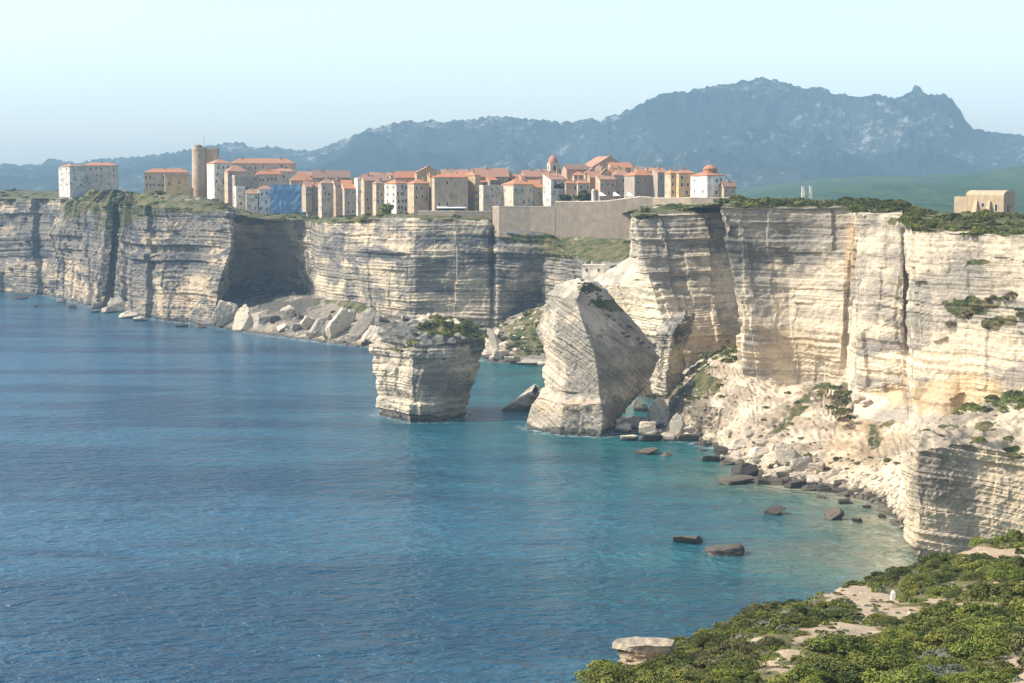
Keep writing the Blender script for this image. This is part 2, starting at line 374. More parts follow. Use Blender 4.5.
ribbon('cliff', ee, M['cliff_right'], topveg=.62, du=.6, dv=.42, seed=71, pan=1.2, bed=.6, rough=.5, thick=5,
       blot=[('stain_and_light', 742, 265, 24, 34, .9), ('stain_and_light', 800, 238, 16, 34, .6), ('stain_and_light', 785, 225, 75, 40, .35), ('stain_and_light', 880, 225, 30, 12, .4), ('stain_and_light', 790, 310, 70, 26, -.1), ('ochre', 790, 345, 55, 24, .42), ('ochre', 851, 245, 6, 36, .65),
             ('ochre', 945, 395, 55, 22, .75), ('stain_and_light', 745, 320, 8, 40, -.8), ('stain_and_light', 870, 330, 35, 12, -.7), ('stain_and_light', 880, 365, 35, 14, -.8), ('stain_and_light', 990, 345, 60, 22, -.6), ('stain_and_light', 960, 290, 60, 12, .3),  # narrow negative blot paints the buttress's sunlit left edge into the rock colour
             ('veg', 975, 306, 32, 9, 1), ('veg', 1010, 322, 20, 9, .9), ('veg', 982, 262, 16, 4, .9), ('veg', 780, 205, 60, 3.5, 1), ('veg', 950, 222, 50, 8, 1), ('veg', 1010, 222, 40, 12, 1), ('stain_and_light', 925, 360, 14, 14, -.6)])

# ------------------------------------------------------------------ scree slopes
def slope(ctl): return [S(*c) if len(c) == 2 else P(*c) for c in ctl]
def low(p, dz=4): q = p.copy(); q[2] -= dz; q[1] -= 1; return q
def tal(foot, *ctl):
    f = S(*foot); return [low(f), f]+[P(*c) for c in ctl]
ts = [tal((604, 428), (614, 418, 668), (626, 398, 705), (640, 378, 745)),
      tal((628, 432), (640, 425, 640), (655, 405, 680), (660, 385, 730)),
      tal((655, 437), (660, 425, 625), (668, 402, 665), (680, 372, 735)),
      tal((684, 440), (688, 412, 600), (692, 378, 628), (716, 351, 720)),
      tal((704, 440), (706, 405, 585), (712, 366, 620), (735, 346, 680)),
      tal((722, 448), (735, 412, 575), (742, 378, 600), (752, 354, 640)),
      tal((742, 466), (760, 430, 548), (775, 398, 585), (788, 374, 630)),
      tal((772, 482), (800, 435, 530), (820, 402, 570), (838, 364, 625)),
      tal((815, 488), (830, 446, 520), (842, 418, 550), (852, 390, 602)),
      tal((850, 496), (866, 455, 504), (880, 424, 538), (893, 392, 580)),
      tal((885, 504), (895, 462, 491), (905, 430, 522), (925, 404, 565)),
      tal((905, 528), (925, 470, 462), (945, 430, 490), (965, 410, 530)),
      tal((925, 540), (960, 480, 452), (990, 440, 475), (1020, 420, 510))]
ribbon('scree_slope', ts, M['talus'], du=.45, dv=.4, seed=83, bed=.22, pan=.5, rough=1.7, ridge=2.3, warp=1, fs=1.4, thick=3.5, topnoise=1,
       blot=[('stain_and_light', 700, 405, 16, 40, 1.0), ('veg', 706, 380, 16, 18, .8), ('stain_and_light', 655, 400, 34, 34, 1.2), ('veg', 660, 385, 26, 14, .8),  # ravine blot paints the leaning rock's cast shadow; the rib beside is dark rock
             ('stain_and_light', 770, 392, 32, 20, -1), ('veg', 800, 405, 9, 14, .8), ('veg', 822, 390, 9, 14, .8), ('veg', 838, 368, 8, 12, .9), ('veg', 788, 425, 9, 9, .75),
             ('veg', 890, 420, 9, 12, .7), ('veg', 874, 440, 8, 14, .7), ('veg', 905, 392, 14, 9, .7), ('ochre', 860, 440, 40, 40, .35), ('ochre', 800, 420, 30, 20, .15),
             ('stain_and_light', 880, 490, 50, 18, -.6), ('stain_and_light', 838, 366, 13, 10, 1.15), ('veg', 838, 366, 10, 8, .55), ('stain_and_light', 824, 380, 13, 10, 1.15), ('veg', 824, 380, 10, 8, .55), ('stain_and_light', 808, 396, 13, 10, 1.15), ('veg', 808, 396, 10, 8, .55), ('stain_and_light', 792, 411, 13, 10, 1.15), ('veg', 792, 411, 10, 8, .55), ('stain_and_light', 776, 427, 13, 10, 1.15), ('veg', 776, 427, 10, 8, .55), ('stain_and_light', 893, 392, 9, 11, .95), ('stain_and_light', 884, 412, 9, 11, .95), ('stain_and_light', 874, 432, 9, 11, .95), ('stain_and_light', 866, 452, 9, 11, .95), ('veg', 722, 352, 22, 8, 1)])
# the green hollow and rocks at the foot of the middle cliff
gh = [tal((476, 352), (480, 346, 905), (486, 338, 915), (490, 330, 930)),
      tal((492, 362), (497, 340, 862), (505, 322, 880), (512, 315, 900)),
      tal((515, 364), (520, 340, 855), (535, 318, 870), (545, 305, 885)),
      tal((545, 364), (550, 340, 850), (556, 318, 860), (560, 298, 880)),
      tal((585, 364), (590, 340, 840), (598, 318, 850), (602, 300, 870))]
ribbon('scree_slope', gh, M['debris'], du=.7, dv=.6, seed=97, bed=.0, pan=.8, rough=1.4, ridge=.8,
       blot=[('veg', 525, 338, 26, 26, 1), ('veg', 550, 318, 26, 10, .9), ('stain_and_light', 495, 350, 14, 14, -.4), ('stain_and_light', 525, 335, 40, 30, .3)])
fh = [tal((206, 324), (212, 312, 1070), (225, 300, 1100), (240, 296, 1140)),
      tal((235, 331), (245, 312, 1035), (262, 298, 1080), (270, 292, 1140)),
      tal((270, 335), (280, 312, 1010), (292, 296, 1050), (300, 292, 1110)),
      tal((300, 339), (312, 318, 990), (330, 300, 1005), (335, 298, 1020)),
      tal((335, 343), (345, 322, 955), (358, 303, 968), (362, 300, 985)),
      tal((370, 348), (376, 330, 930), (385, 316, 945), (390, 314, 960)),
      tal((400, 350), (402, 338, 925), (404, 328, 934), (405, 326, 945))]
ribbon('scree_slope', fh, M['debris'], du=.7, dv=.6, seed=103, bed=.05, pan=1.8, rough=1.7, ridge=1.2,
       blot=[('stain_and_light', 288, 305, 34, 14, 1.4), ('veg', 350, 303, 22, 7, 1), ('stain_and_light', 380, 322, 20, 8, .9), ('veg', 290, 302, 30, 8, .4)])

# ------------------------------------------------------------------ near bluff on the right
def nst(px, Yb, ytop, yedge, c1, c2, dx=0):
    f = P(px, 575, Yb); return [low(f), f, P(px+dx, 520, Yb), P(px+dx, ytop, Yb+1), P(px+dx+3, yedge, Yb+7), P(*c1), P(*c2)]
nn = [nst(940, 452, 452, 436, (950, 424, 468), (975, 408, 500)),
      nst(900, 419, 450, 438, (938, 424, 445), (965, 409, 480), 3),
      nst(915, 400, 452, 438, (946, 422, 436), (968, 407, 475), 3),
      nst(936, 399, 447, 435, (962, 418, 435), (980, 402, 470)),
      nst(975, 400, 441, 430, (995, 412, 428), (1005, 392, 465)),
      nst(1015, 397, 455, 440, (1030, 410, 425), (1035, 381, 460)),
      nst(1085, 390, 455, 440, (1090, 405, 415), (1095, 370, 450)),
      nst(1200, 380, 455, 440, (1200, 400, 405), (1200, 360, 440)),
      nst(1450, 360, 455, 440, (1450, 395, 385), (1450, 350, 420))]
ribbon('bluff', nn, M['ledge'], du=.3, dv=.22, seed=113, bed=.95, pan=.35, rough=.5, thick=2.9, axis=(.12, .04, 1), flat_dv=.3, topnoise=1.5, fs=2, terrace=1.0, th_t=1.9,
       blot=[('stain_and_light', 900, 500, 9, 70, -.9), ('stain_and_light', 940, 470, 40, 30, .35), ('ochre', 1005, 480, 30, 30, .15), ('stain_and_light', 1000, 470, 30, 14, -.5), ('veg', 1005, 398, 40, 14, 1), ('veg', 985, 425, 16, 6, .8), ('veg', 955, 425, 20, 5, .5), ('veg', 1015, 450, 14, 8, .8), ('ochre', 960, 490, 12, 16, .2)])  # tall negative blot paints the sun on the bluff's left edge

# ------------------------------------------------------------------ foreground headland
def fgc(sil, near1, near2):
    a = P(*sil); b = a+np.array([-2, 7, -5.]); c = np.array([b[0]-6, b[1]+14, -3])
    n0 = P(*near2); 
    return [np.array([n0[0]*.5, 25, 66.]), n0, P(*near1), a, b, c]
fg = [fgc((500, 730, 118), (500, 760, 105), (500, 800, 92)),
      fgc((575, 688, 131), (590, 720, 115), (600, 780, 95)),
      fgc((622, 668, 140), (640, 700, 120), (640, 770, 95)),
      fgc((668, 655, 150), (690, 690, 121), (690, 760, 96)),
      fgc((712, 640, 162), (735, 680, 125), (740, 750, 97)),
      fgc((765, 610, 177), (785, 655, 135), (790, 745, 98)),
      fgc((815, 602, 188), (830, 645, 142), (840, 740, 99)),
      fgc((850, 588, 200), (870, 640, 148), (890, 735, 100)),
      fgc((892, 580, 212), (915, 630, 153), (940, 730, 100)),
      fgc((940, 560, 224), (960, 620, 158), (990, 725, 100)),
      fgc((985, 545, 232), (1005, 610, 160), (1040, 720, 100)),
      fgc((1030, 543, 238), (1050, 605, 162), (1090, 715, 100)),
      fgc((1120, 540, 245), (1140, 600, 165), (1180, 700, 100)),
      fgc((1300, 520, 255), (1400, 590, 165), (1500, 690, 100)),
      fgc((1520, 500, 262), (1700, 580, 165), (2000, 680, 100)),
      fgc((1750, 490, 265), (2100, 570, 165), (2800, 670, 100))]
def fg_mat():
    m, t, b = mat('sandy_soil'); N = NT(t); p = N.pos()
    veg = N.attr('veg'); n1 = N.noise(p, .3, 6, .7); n2 = N.noise(p, 2.2, 6, .7)
    sand = N.mix(N.ramp(n2, .3, .7), (.30, .225, .14), (.42, .335, .235))
    sand = N.mix(N.ramp(N.noise(p, .15, 4), .5, .7, 0, .7), sand, (.32, .19, .11))
    gr = N.mix(N.ramp(n1, .35, .65), (.07, .075, .025), (.16, .135, .06))
    f = N.ramp(N.math('ADD', N.math('MULTIPLY', veg, .9), N.math('MULTIPLY', N.math('SUBTRACT', n1, .5), 1.5)), .25, .5)
    t.links.new(N.mix(f, sand, gr), b.inputs['Base Color']); b.inputs['Roughness'].default_value = 1
    b.inputs['Specular IOR Level'].default_value = .1
    t.links.new(N.bump(n2, .7, .25), b.inputs['Normal']); return m
FGM = fg_mat()
PATHS = [(875, 603, 24, 5), (905, 612, 26, 6), (850, 594, 22, 5), (842, 632, 34, 6), (812, 642, 24, 6), (795, 655, 16, 5), (770, 667, 12, 5), (790, 676, 16, 9), (870, 612, 14, 5), (1018, 676, 12, 12), (985, 553, 20, 4), (760, 640, 8, 3), (935, 600, 8, 4), (640, 662, 16, 6)]
r = ribbon('headland_ground', fg, FGM, du=.45, dv=.4, seed=131, bed=.15, pan=.0, rough=.5, flat_dv=.45, topnoise=.55,
       blot=[('veg', 800, 640, 400, 200, 1)]+[('veg', a, b, c*1.45, d*1.55, -1.3) for a, b, c, d in PATHS])

# ------------------------------------------------------------------ sea stacks
def stack(name, levels, depth, Yref, mt, label, cat, taper_top=None, **k):
    """levels: (py, [px of every corner], optional depth shift); depth: Y of every corner"""
    nC = len(depth); stn = []
    for c in [nC-1]+list(range(nC)):
        colp = []
        for L in levels:
            py, pxs = L[0], L[1]; dY = L[2] if len(L) > 2 else [0]*nC
            zz = P(512, py, Yref)[2]
            q = P(pxs[c], 300, depth[c]+dY[c]); q[2] = zz; colp.append(q)
        stn.append(colp)
    r = ribbon(name, stn, mt, kind=None, **k)
    return tag(r['o'], label, cat)
Yg = Ys(420, 421)
gl = []
for py, l, c, rr, b1, b2 in ((428, 380, 410, 464, 455, 392), (415, 378, 408, 465, 458, 392), (405, 377, 409, 469, 462, 392), (385, 376, 411, 477, 468, 390), (365, 374, 412, 482, 474, 388), (350, 371, 412, 486, 478, 386), (343, 372, 413, 485, 478, 388)):
    gl.append((py, [l, c, (c*.45+rr*.55), rr, b1, b2]))
gl += [(336, [380, 414, 450, 481, 472, 394], [2, 8, 8, 4, -2, -2]), (328, [392, 418, 448, 470, 462, 404], [6, 14, 14, 6, -5, -6]), (323, [405, 424, 446, 456, 450, 414], [10, 20, 20, 8, -10, -12]), (321, [426, 428, 430, 432, 432, 428], [12, 32, 28, 14, -4, -8])]
stack('sea_stack', gl, [Yg+16, Yg-5, Yg-1, Yg+14, Yg+32, Yg+36], Yg, M['stack'], 'squat pale limestone stack in the sea, wider at the top and crowned with scrub', 'sea stack',
      du=.4, dv=.33, seed=211, bed=.9, pan=.7, rough=.8, thick=3.6, flat_dv=.5, topnoise=1.7, fs=1.6,
      blot=[('veg', 442, 329, 28, 9, 1), ('veg', 475, 335, 16, 10, .8), ('veg', 400, 350, 14, 4, .6), ('stain_and_light', 405, 333, 40, 12, 1.3), ('stain_and_light', 450, 340, 40, 8, 1.3), ('stain_and_light', 480, 348, 10, 10, .9), ('stain_and_light', 440, 390, 40, 26, .1), ('stain_and_light', 395, 380, 18, 40, -.6), ('stain_and_light', 420, 417, 60, 4, 1.2)])  # negative blot over the left facet puts its sunlit tone into the colour
Yl = Ys(580, 434)
ll = [(440, [527, 560, 600, 612, 614, 560]), (426, [527, 560, 602, 618, 620, 560]), (412, [531, 562, 603, 630, 628, 560]), (402, [537, 562, 602, 640, 636, 562]),
      (394, [544, 566, 600, 648, 640, 566], [4, 8, 4, 0, 0, 0]), (372, [544, 566, 598, 656, 646, 566], [5, 9, 4, 0, 0, 0]), (352, [541, 564, 594, 652, 640, 566], [6, 10, 5, 2, 0, 0]), (335, [536, 560, 588, 640, 630, 560], [8, 12, 7, 4, 0, 0]),
      (315, [543, 560, 580, 622, 614, 560], [10, 14, 10, 6, 0, 0]), (300, [548, 561, 576, 610, 605, 562], [12, 17, 14, 9, 0, 0]), (293, [556, 566, 578, 604, 600, 567], [14, 20, 17, 11, 0, 0]), (288.5, [566, 573, 581, 598, 595, 574], [16, 23, 21, 14, 0, 2]), (286, [580, 581, 582, 586, 586, 582], [18, 28, 27, 18, 2, 4])]
stack('sea_stack', ll, [Yl+14, Yl-2, Yl-6, Yl+22, Yl+44, Yl+38], Yl, M['stack'], 'tall leaning limestone rock with slanting strata, rising from the sea to a blunt peak', 'sea stack',
      du=.4, dv=.33, seed=223, bed=.95, pan=.5, rough=.5, warp=1, thick=3.2, axis=(.62, .05, .78), flat_dv=.6, topnoise=.9, fs=1.7,
      blot=[('stain_and_light', 575, 345, 26, 18, .5), ('stain_and_light', 625, 330, 34, 30, .45), ('stain_and_light', 565, 300, 18, 8, .4), ('veg', 612, 305, 26, 7, .85), ('veg', 590, 289, 14, 4, .9), ('stain_and_light', 575, 402, 30, 7, -.9), ('ochre', 565, 408, 34, 10, .35), ('stain_and_light', 570, 431, 50, 4, 1.2), ('stain_and_light', 548, 345, 10, 40, -.5)])
pl_ = [(395, [652, 666, 680, 678, 660]), (372, [651, 667, 682, 680, 660]), (350, [650, 670, 687, 684, 662]), (334, [655, 672, 691, 688, 664]), (323, [666, 677, 693, 690, 676], [2, 3, 2, 0, 0]), (317, [678, 683, 692, 690, 682], [5, 7, 4, -2, -4]), (314.5, [686, 686, 687, 687, 686], [8, 12, 8, -4, -6])]
stack('rock_pillar', pl_, [698, 684, 692, 708, 710], 690, M['stack'], 'small leaning rock pillar with a dark weathered top, behind the tall leaning rock', 'rock',
      du=.3, dv=.25, seed=227, bed=.7, pan=.9, rough=1.2, thick=2.4, fs=2.2, axis=(-.25, 0, 1), blot=[('stain_and_light', 675, 330, 24, 16, 1.3), ('stain_and_light', 684, 360, 10, 20, -.2)])
wl = [(414, [499, 520, 545, 543, 515]), (409, [503, 522, 544, 542, 516]), (402, [514, 528, 543, 541, 524]), (395, [527, 532, 541, 540, 532]), (393, [532, 535, 538, 538, 536])]
stack('sea_rock', wl, [Ys(500, 411)+1, Ys(520, 411), Ys(541, 408), Ys(541, 408)+18, Ys(515, 405)+14], Ys(520, 410), M['stack'], 'low wedge of pale rock in the water against the left foot of the leaning rock', 'rock',
      du=.3, dv=.25, seed=229, bed=.35, pan=.2, rough=.5, thick=1.6, axis=(.5, 0, 1), blot=[('stain_and_light', 510, 409, 14, 5, .9)])
wr = [(678, [612, 628, 676, 678, 616]), (664, [619, 634, 674, 677, 624]), (663, [629, 643, 672, 676, 632]), (658.5, [630, 643, 672, 676, 632]), (657.5, [621, 634, 673, 676, 626]), (653.5, [619, 632, 674, 677, 624]),
      (652.7, [630, 641, 671, 675, 632]), (650.2, [630, 641, 671, 675, 632]), (649.4, [614, 630, 673, 676, 620]), (645.2, [615, 631, 674, 677, 621]), (644.8, [622, 636, 670, 672, 626], [.1, .3, .25, -.2, -.25]), (644.6, [645, 645, 645, 645, 645], [.8, 1.6, 1.3, -1, -1.2])]
stack('rock_ledge', wr, [145.3, 144.4, 144.7, 147.0, 147.2], 145, M['ledge'], 'white weathered rock ledge jutting over the sea at the tip of the scrubby headland', 'rock',
      du=.08, dv=.05, seed=233, bed=.1, pan=.25, rough=.16, thick=.45, warp=.15, topnoise=.22, flat_dv=.1, fs=5, blot=[('stain_and_light', 645, 645, 50, 9, -.25), ('ochre', 640, 657, 20, 7, .3)])

# ------------------------------------------------------------------ boulders
def rockface(name, cream, grey, dark, wet):
    m, t, b = mat(name); N = NT(t); p = N.objc(); oi = N.n('ShaderNodeObjectInfo').outputs['Random']
    n1 = N.noise(p, 1.6, 6, .7); n2 = N.noise(N.scale(p, (1, 1, 3.5)), 2.2, 6, .7)
    c = N.mix(N.ramp(N.math('ADD', n1, N.math('MULTIPLY', N.math('SUBTRACT', oi, .5), .35)), .35, .62), cream, grey)
    c = N.mix(N.ramp(n2, .55, .7), c, dark)
    if wet:      # weed and wet line close to the water: a dark band up to about a metre above the sea
        z = N.n('ShaderNodeSeparateXYZ'); N.set(z.inputs[0], N.pos())
        f = N.ramp(N.math('ADD', z.outputs[2], N.math('MULTIPLY', N.math('SUBTRACT', N.noise(N.pos(), .5, 4), .5), 2)), .3, 1.5)
        c = N.mix(f, (.05, .05, .04), c)
    t.links.new(c, b.inputs['Base Color']); b.inputs['Roughness'].default_value = .92; b.inputs['Specular IOR Level'].default_value = .2
    t.links.new(N.bump(N.math('ADD', n2, N.math('MULTIPLY', N.noise(p, 7, 5, .7), .4)), .7, .25), b.inputs['Normal']); return m
M['bpale'] = rockface('boulder_pale', (.54, .455, .33), (.33, .285, .22), (.13, .115, .09), True)
M['bdark'] = rockface('boulder_dark', (.11, .09, .064), (.055, .048, .038), (.025, .023, .019), False)
import bmesh
def boulder_mesh(seed, mt):
    bm = bmesh.new(); bmesh.ops.create_icosphere(bm, subdivisions=4, radius=1)
    v = np.array([x.co[:] for x in bm.verts]); v = v/(np.abs(v)**5).sum(1, keepdims=True)**(1/5); rs = np.random.RandomState(seed)
    d = np.ones(len(v))
    for _ in range(7):
        n = rs.normal(size=3); n /= np.linalg.norm(n); h = rs.uniform(.45, .9)
        pj = v@n; d = np.where(pj > 1e-3, np.minimum(d, h/np.maximum(pj, 1e-3)), d)
    v = v*d[:, None]
    nz = .09*fbm(v[:, 0]*2.2, v[:, 1]*2.2, v[:, 2]*3.5, 4, seed)+.07*beds(v[:, 2]+.3*v[:, 0], .2, seed)+.05*fbm(v[:, 0]*9, v[:, 1]*9, v[:, 2]*12, 2, seed+3)
    v = v*(1+nz)[:, None]
    for x, c in zip(bm.verts, v): x.co = c
    me = bpy.data.meshes.new('boulder'); bm.to_mesh(me); bm.free(); me.materials.append(mt); me.update(); return me
BM = {k: [boulder_mesh(300+i, M[k]) for i in range(6)] for k in ('bpale', 'bdark')}
RS = random.Random(5)
ALLSC = None
def hit(px, py, names=('scree_slope', 'cliff', 'bluff'), rad=2.5):
    best = None
    for nm, rb in RIBS:
        if not any(nm.startswith(q) for q in names): continue
        d = np.hypot(rb['px']-px, rb['py']-py); k = d < rad
        if k.any():
            c = rb['pos'][k]; j = c[:, 1].argmin()
            if best is None or c[j, 1] < best[1]: best = c[j]
    return best
ORDW = ['leftmost', 'second', 'third', 'fourth', 'fifth', 'sixth', 'seventh', 'eighth', 'ninth', 'tenth', 'eleventh', 'twelfth', 'thirteenth', 'fourteenth', 'fifteenth', 'sixteenth', 'seventeenth', 'eighteenth', 'nineteenth', 'twentieth']
TENS = {2: 'twenty', 3: 'thirty', 4: 'forty', 5: 'fifty', 6: 'sixty', 7: 'seventy', 8: 'eighty', 9: 'ninety'}
def ordw(i):
    n = i+1
    if n <= 20: return ORDW[i]
    if n % 10 == 0: return TENS[n//10][:-1]+'ieth'
    return TENS[n//10]+'-'+['', 'first', 'second', 'third', 'fourth', 'fifth', 'sixth', 'seventh', 'eighth', 'ninth'][n % 10]
def from_left(i): return 'leftmost' if i == 0 else ordw(i)+' from the left'
def boulder(px, py, w, h, kind, label, group, sea=False, tilt=0, dp=1.0):
    p = S(px, py+h*.4) if sea else hit(px, py+h*.3)
    if p is None: p = S(px, py+h*.4)
    m = ppm(p[1]); o = link('boulder' if not sea else 'sea_rock', RS.choice(BM[kind]))
    o.scale = (w*m*.56, w*m*.5*dp, h*m*.58); o.location = (p[0], p[1]+w*m*.15, p[2]+h*m*.28)
    o.rotation_euler = (RS.uniform(-.15, .15), R(tilt), RS.uniform(-.5, .5)+(math.pi if RS.random() < .5 else 0)*(tilt == 0))
    return tag(o, label, 'rock', group)

# ------------------------------------------------------------------ sea
coast = [(-120, 283), (0, 288), (55, 297), (101, 309), (160, 320), (213, 326), (270, 336), (335, 344), (400, 350), (430, 352), (497, 362), (560, 364), (590, 400), (615, 434), (655, 438), (690, 441), (722, 449), (742, 467), (772, 483), (815, 489), (850, 497), (885, 505), (900, 540), (897, 562), (930, 573), (1010, 590)]
cw = np.array([S(*c)[:2] for c in coast]); cpx = np.array([c[0] for c in coast])
def water_mat():
    m, t, b = mat('sea_water'); N = NT(t); p = N.pos()
    teal = N.attr('teal'); sand = N.attr('sand')
    big = N.noise(N.scale(p, (.0035, .016, 1)), 1, 4, .5, .9); mid = N.noise(N.scale(p, (.02, .05, 1)), 1, 4, .6)
    wind_sheen = N.ramp(N.math('ADD', N.math('MULTIPLY', big, .75), N.math('MULTIPLY', mid, .25)), .42, .56)  # wind bands: sky reflection of calmer water painted into the base colour
    deep = N.mix(wind_sheen, (.005, .040, .084), (.022, .088, .145))
    c = N.mix(teal, deep, N.mix(N.ramp(mid, .35, .65), (.004, .070, .078), (.014, .115, .11)))
    bot = N.ramp(N.noise(p, .06, 5, .65), .4, .6)
    c = N.mix(sand, c, N.mix(bot, (.13, .15, .085), (.28, .255, .15)))
    fo = N.math('MULTIPLY', N.attr('foam'), N.ramp(N.noise(p, .45, 5, .7), .46, .62))
    c = N.mix(fo, c, (.62, .66, .66))
    t.links.new(c, b.inputs['Base Color'])
    b.inputs['Roughness'].default_value = .2; b.inputs['IOR'].default_value = 1.33
    b.inputs['Specular IOR Level'].default_value = .4
    n1 = N.noise(N.scale(p, (.11, .16, 1)), 1, 3, .6, .4); n2 = N.noise(N.scale(p, (.30, .36, 1)), 1, 4, .65, .5); n3 = N.noise(N.scale(p, (.03, .07, 1)), 1, 2, .5)
    h = N.math('ADD', N.math('ADD', N.math('MULTIPLY', n1, 2.3), N.math('MULTIPLY', n2, 1.5)), N.math('MULTIPLY', n3, 2.5))
    bp = N.n('ShaderNodeBump'); bp.inputs['Strength'].default_value = 1.0; bp.inputs['Distance'].default_value = 1.1
    N.set(bp.inputs['Height'], h); t.links.new(bp.outputs[0], b.inputs['Normal']); return m
xs = np.concatenate([[-5600, -4000, -2500, -1500, -1000], np.arange(-760, 420, 3.0), [500, 700, 1200, 2500, 4000, 5600]])
ys = np.concatenate([[-150, 0, 60, 120], np.arange(150, 960, 3.0), np.arange(964, 1600, 8.0), [1700, 2200, 3500]])
gx, gy = np.meshgrid(xs, ys, indexing='ij')
best = np.full(gx.shape, 1e9); wt = np.zeros(gx.shape); ws = np.zeros(gx.shape)
for i in range(len(cw)-1):
    a, b_ = cw[i], cw[i+1]; d = b_-a; L2 = d@d
    tt = np.clip(((gx-a[0])*d[0]+(gy-a[1])*d[1])/L2, 0, 1)
    dist = np.hypot(gx-a[0]-tt*d[0], gy-a[1]-tt*d[1])
    pxm = cpx[i]*(1-tt)+cpx[i+1]*tt
    k = dist < best; best = np.where(k, dist, best)
    wt = np.where(k, ss(380, 520, pxm)*.8+.2, wt); ws = np.where(k, ss(700, 800, pxm), ws)
wb = fbm(gx*.02, gy*.03, 0, 4, 55)
teal = np.clip(np.exp(-best/(24+40*wt))*wt*1.25+.25*wb*np.exp(-best/90)*wt, 0, 1)
sand = np.clip(ws*(np.exp(-best/16)*1.15+.25*wb*np.exp(-best/30))-.08, 0, .9)
sd = best.copy()
for n_, q_ in RIBS:
    if n_ in ('sea_stack',):
        w0 = q_['pos'][(np.abs(q_['pos'][:, 2]) < .6)][::7, :2]
        for p_ in w0[::3]: sd = np.minimum(sd, np.hypot(gx-p_[0], gy-p_[1]))
foam = np.clip(1.15-sd/5.0, 0, 1)*.9*(1-.75*ws)
idx = np.arange(gx.size).reshape(gx.shape)
q = np.stack([idx[:-1, :-1], idx[1:, :-1], idx[1:, 1:], idx[:-1, 1:]], -1).reshape(-1, 4)
me = mesh_np('sea', np.stack([gx, gy, gx*0], -1).reshape(-1, 3), q, water_mat(), True, {'teal': teal, 'sand': sand, 'foam': foam})
tag(link('sea', me), kind='structure')

# ------------------------------------------------------------------ far ground and mountains
prof = [(-200, 172), (-60, 168), (0, 165), (37, 166), (50, 161), (56, 159), (64, 162), (81, 163), (100, 160), (119, 159), (140, 158), (162, 156), (180, 152), (195, 149), (206, 147), (215, 146), (231, 143), (245, 145), (256, 149), (266, 149), (275, 147.5), (290, 149), (300, 151), (312, 152.5), (325, 148), (337, 143), (360, 134), (387, 125.6), (405, 123), (425, 121), (445, 122), (462, 122.5), (478, 119), (494, 117.5), (519, 119), (535, 122), (550, 122.5), (565, 124), (587, 121), (600, 121), (612, 117.5), (625, 112), (640, 105), (659, 96), (689, 93), (707, 89), (725, 86), (741, 82.5), (760, 80.6), (784, 84), (794, 90), (804, 90), (816, 89), (825, 93), (835, 96), (854, 97.5), (872, 95.6), (882, 98), (891, 99), (902, 95.6), (909, 93.5), (911, 87), (914, 85.5), (917, 88), (920, 94), (940, 96), (951, 103), (957, 111), (962, 120), (970, 129), (989, 134), (1010, 136.5), (1024, 137), (1060, 142), (1120, 150), (1240, 160)]
pa = np.array(prof, float)
cxs = np.arange(-200, 1240, 1.25); YC = 7000.0
crest = np.interp(cxs, pa[:, 0], pa[:, 1])
hz = np.array([P(512, c, YC)[2] for c in crest])
t_ = np.concatenate([np.linspace(0, 1, 110), np.linspace(1.02, 1.35, 12)])
Yd = 4300+(YC-4300)*t_
gpx, gY = np.meshgrid(cxs, Yd, indexing='ij')
X = (gpx-512)/F*gY*1.0
foot = 30.0
sm = np.array([hz[max(0, i-14):i+15].mean() for i in range(len(hz))])
T = np.clip(t_, 0, 1)[None, :]
g = .18*ss(0, .5, T)+.82*ss(.15, 1.12, T)**.85; g = g/g[:, [109]]
w = ss(.75, 1, T)
Hh = foot+((sm[:, None]*(1-w)+hz[:, None]*w)-foot)*g
rg = 1-2*np.abs(fbm(X*.0016, gY*.0011, 0, 4, 401)); cr = fbm(X*.008, gY*.008, 0, 4, 402); cr2 = fbm(X*.03, gY*.03, 0, 3, 403)
env = ss(0, .25, T)*(1-ss(.86, 1.0, T)); hs = np.clip((sm[:, None]-30)/330, .15, 1)
Hh = Hh+env*hs*(rg*85+cr*60+cr2*26)-np.clip(t_[None, :]-1, 0, 1)*600
Hh = Hh+(1-env)*ss(.5, 1, T)*(cr2*9+cr*6)
lim = CAMZ+(180-(crest[:, None]+1.5*vn(gpx*.35, 0, 0, 404)+1.2*vn(gpx*.12, 0, 0, 405)-1.0))/F*gY
Hh = np.minimum(Hh, lim)
def mtn_mat():
    m, t, b = mat('granite_scrub_mountain'); N = NT(t); p = N.pos()
    n = N.noise(N.scale(p, (1, .6, 1.3)), .024, 8, .8); n2 = N.noise(p, .0016, 4, .5)
    sp = N.n('ShaderNodeSeparateXYZ'); N.set(sp.inputs[0], p)
    f = N.math('ADD', n, N.math('MULTIPLY', N.math('SUBTRACT', n2, .5), .5))
    f = N.math('ADD', f, N.ramp(sp.outputs[2], 60, 330, -.04, -.02))
    c = N.mix(N.ramp(f, .52, .64), N.mix(N.ramp(n2, .4, .6), (.016, .032, .030), (.040, .056, .046)), (.31, .295, .275))
    t.links.new(c, b.inputs['Base Color']); b.inputs['Roughness'].default_value = 1; b.inputs['Specular IOR Level'].default_value = 0
    t.links.new(N.bump(n, 1, 30), b.inputs['Normal']); return m
idx = np.arange(X.size).reshape(X.shape)
q = np.stack([idx[:-1, :-1], idx[1:, :-1], idx[1:, 1:], idx[:-1, 1:]], -1).reshape(-1, 4)
tag(link('mountains', mesh_np('mountains', np.stack([X, gY, Hh], -1).reshape(-1, 3), q, mtn_mat(), False)), kind='structure')
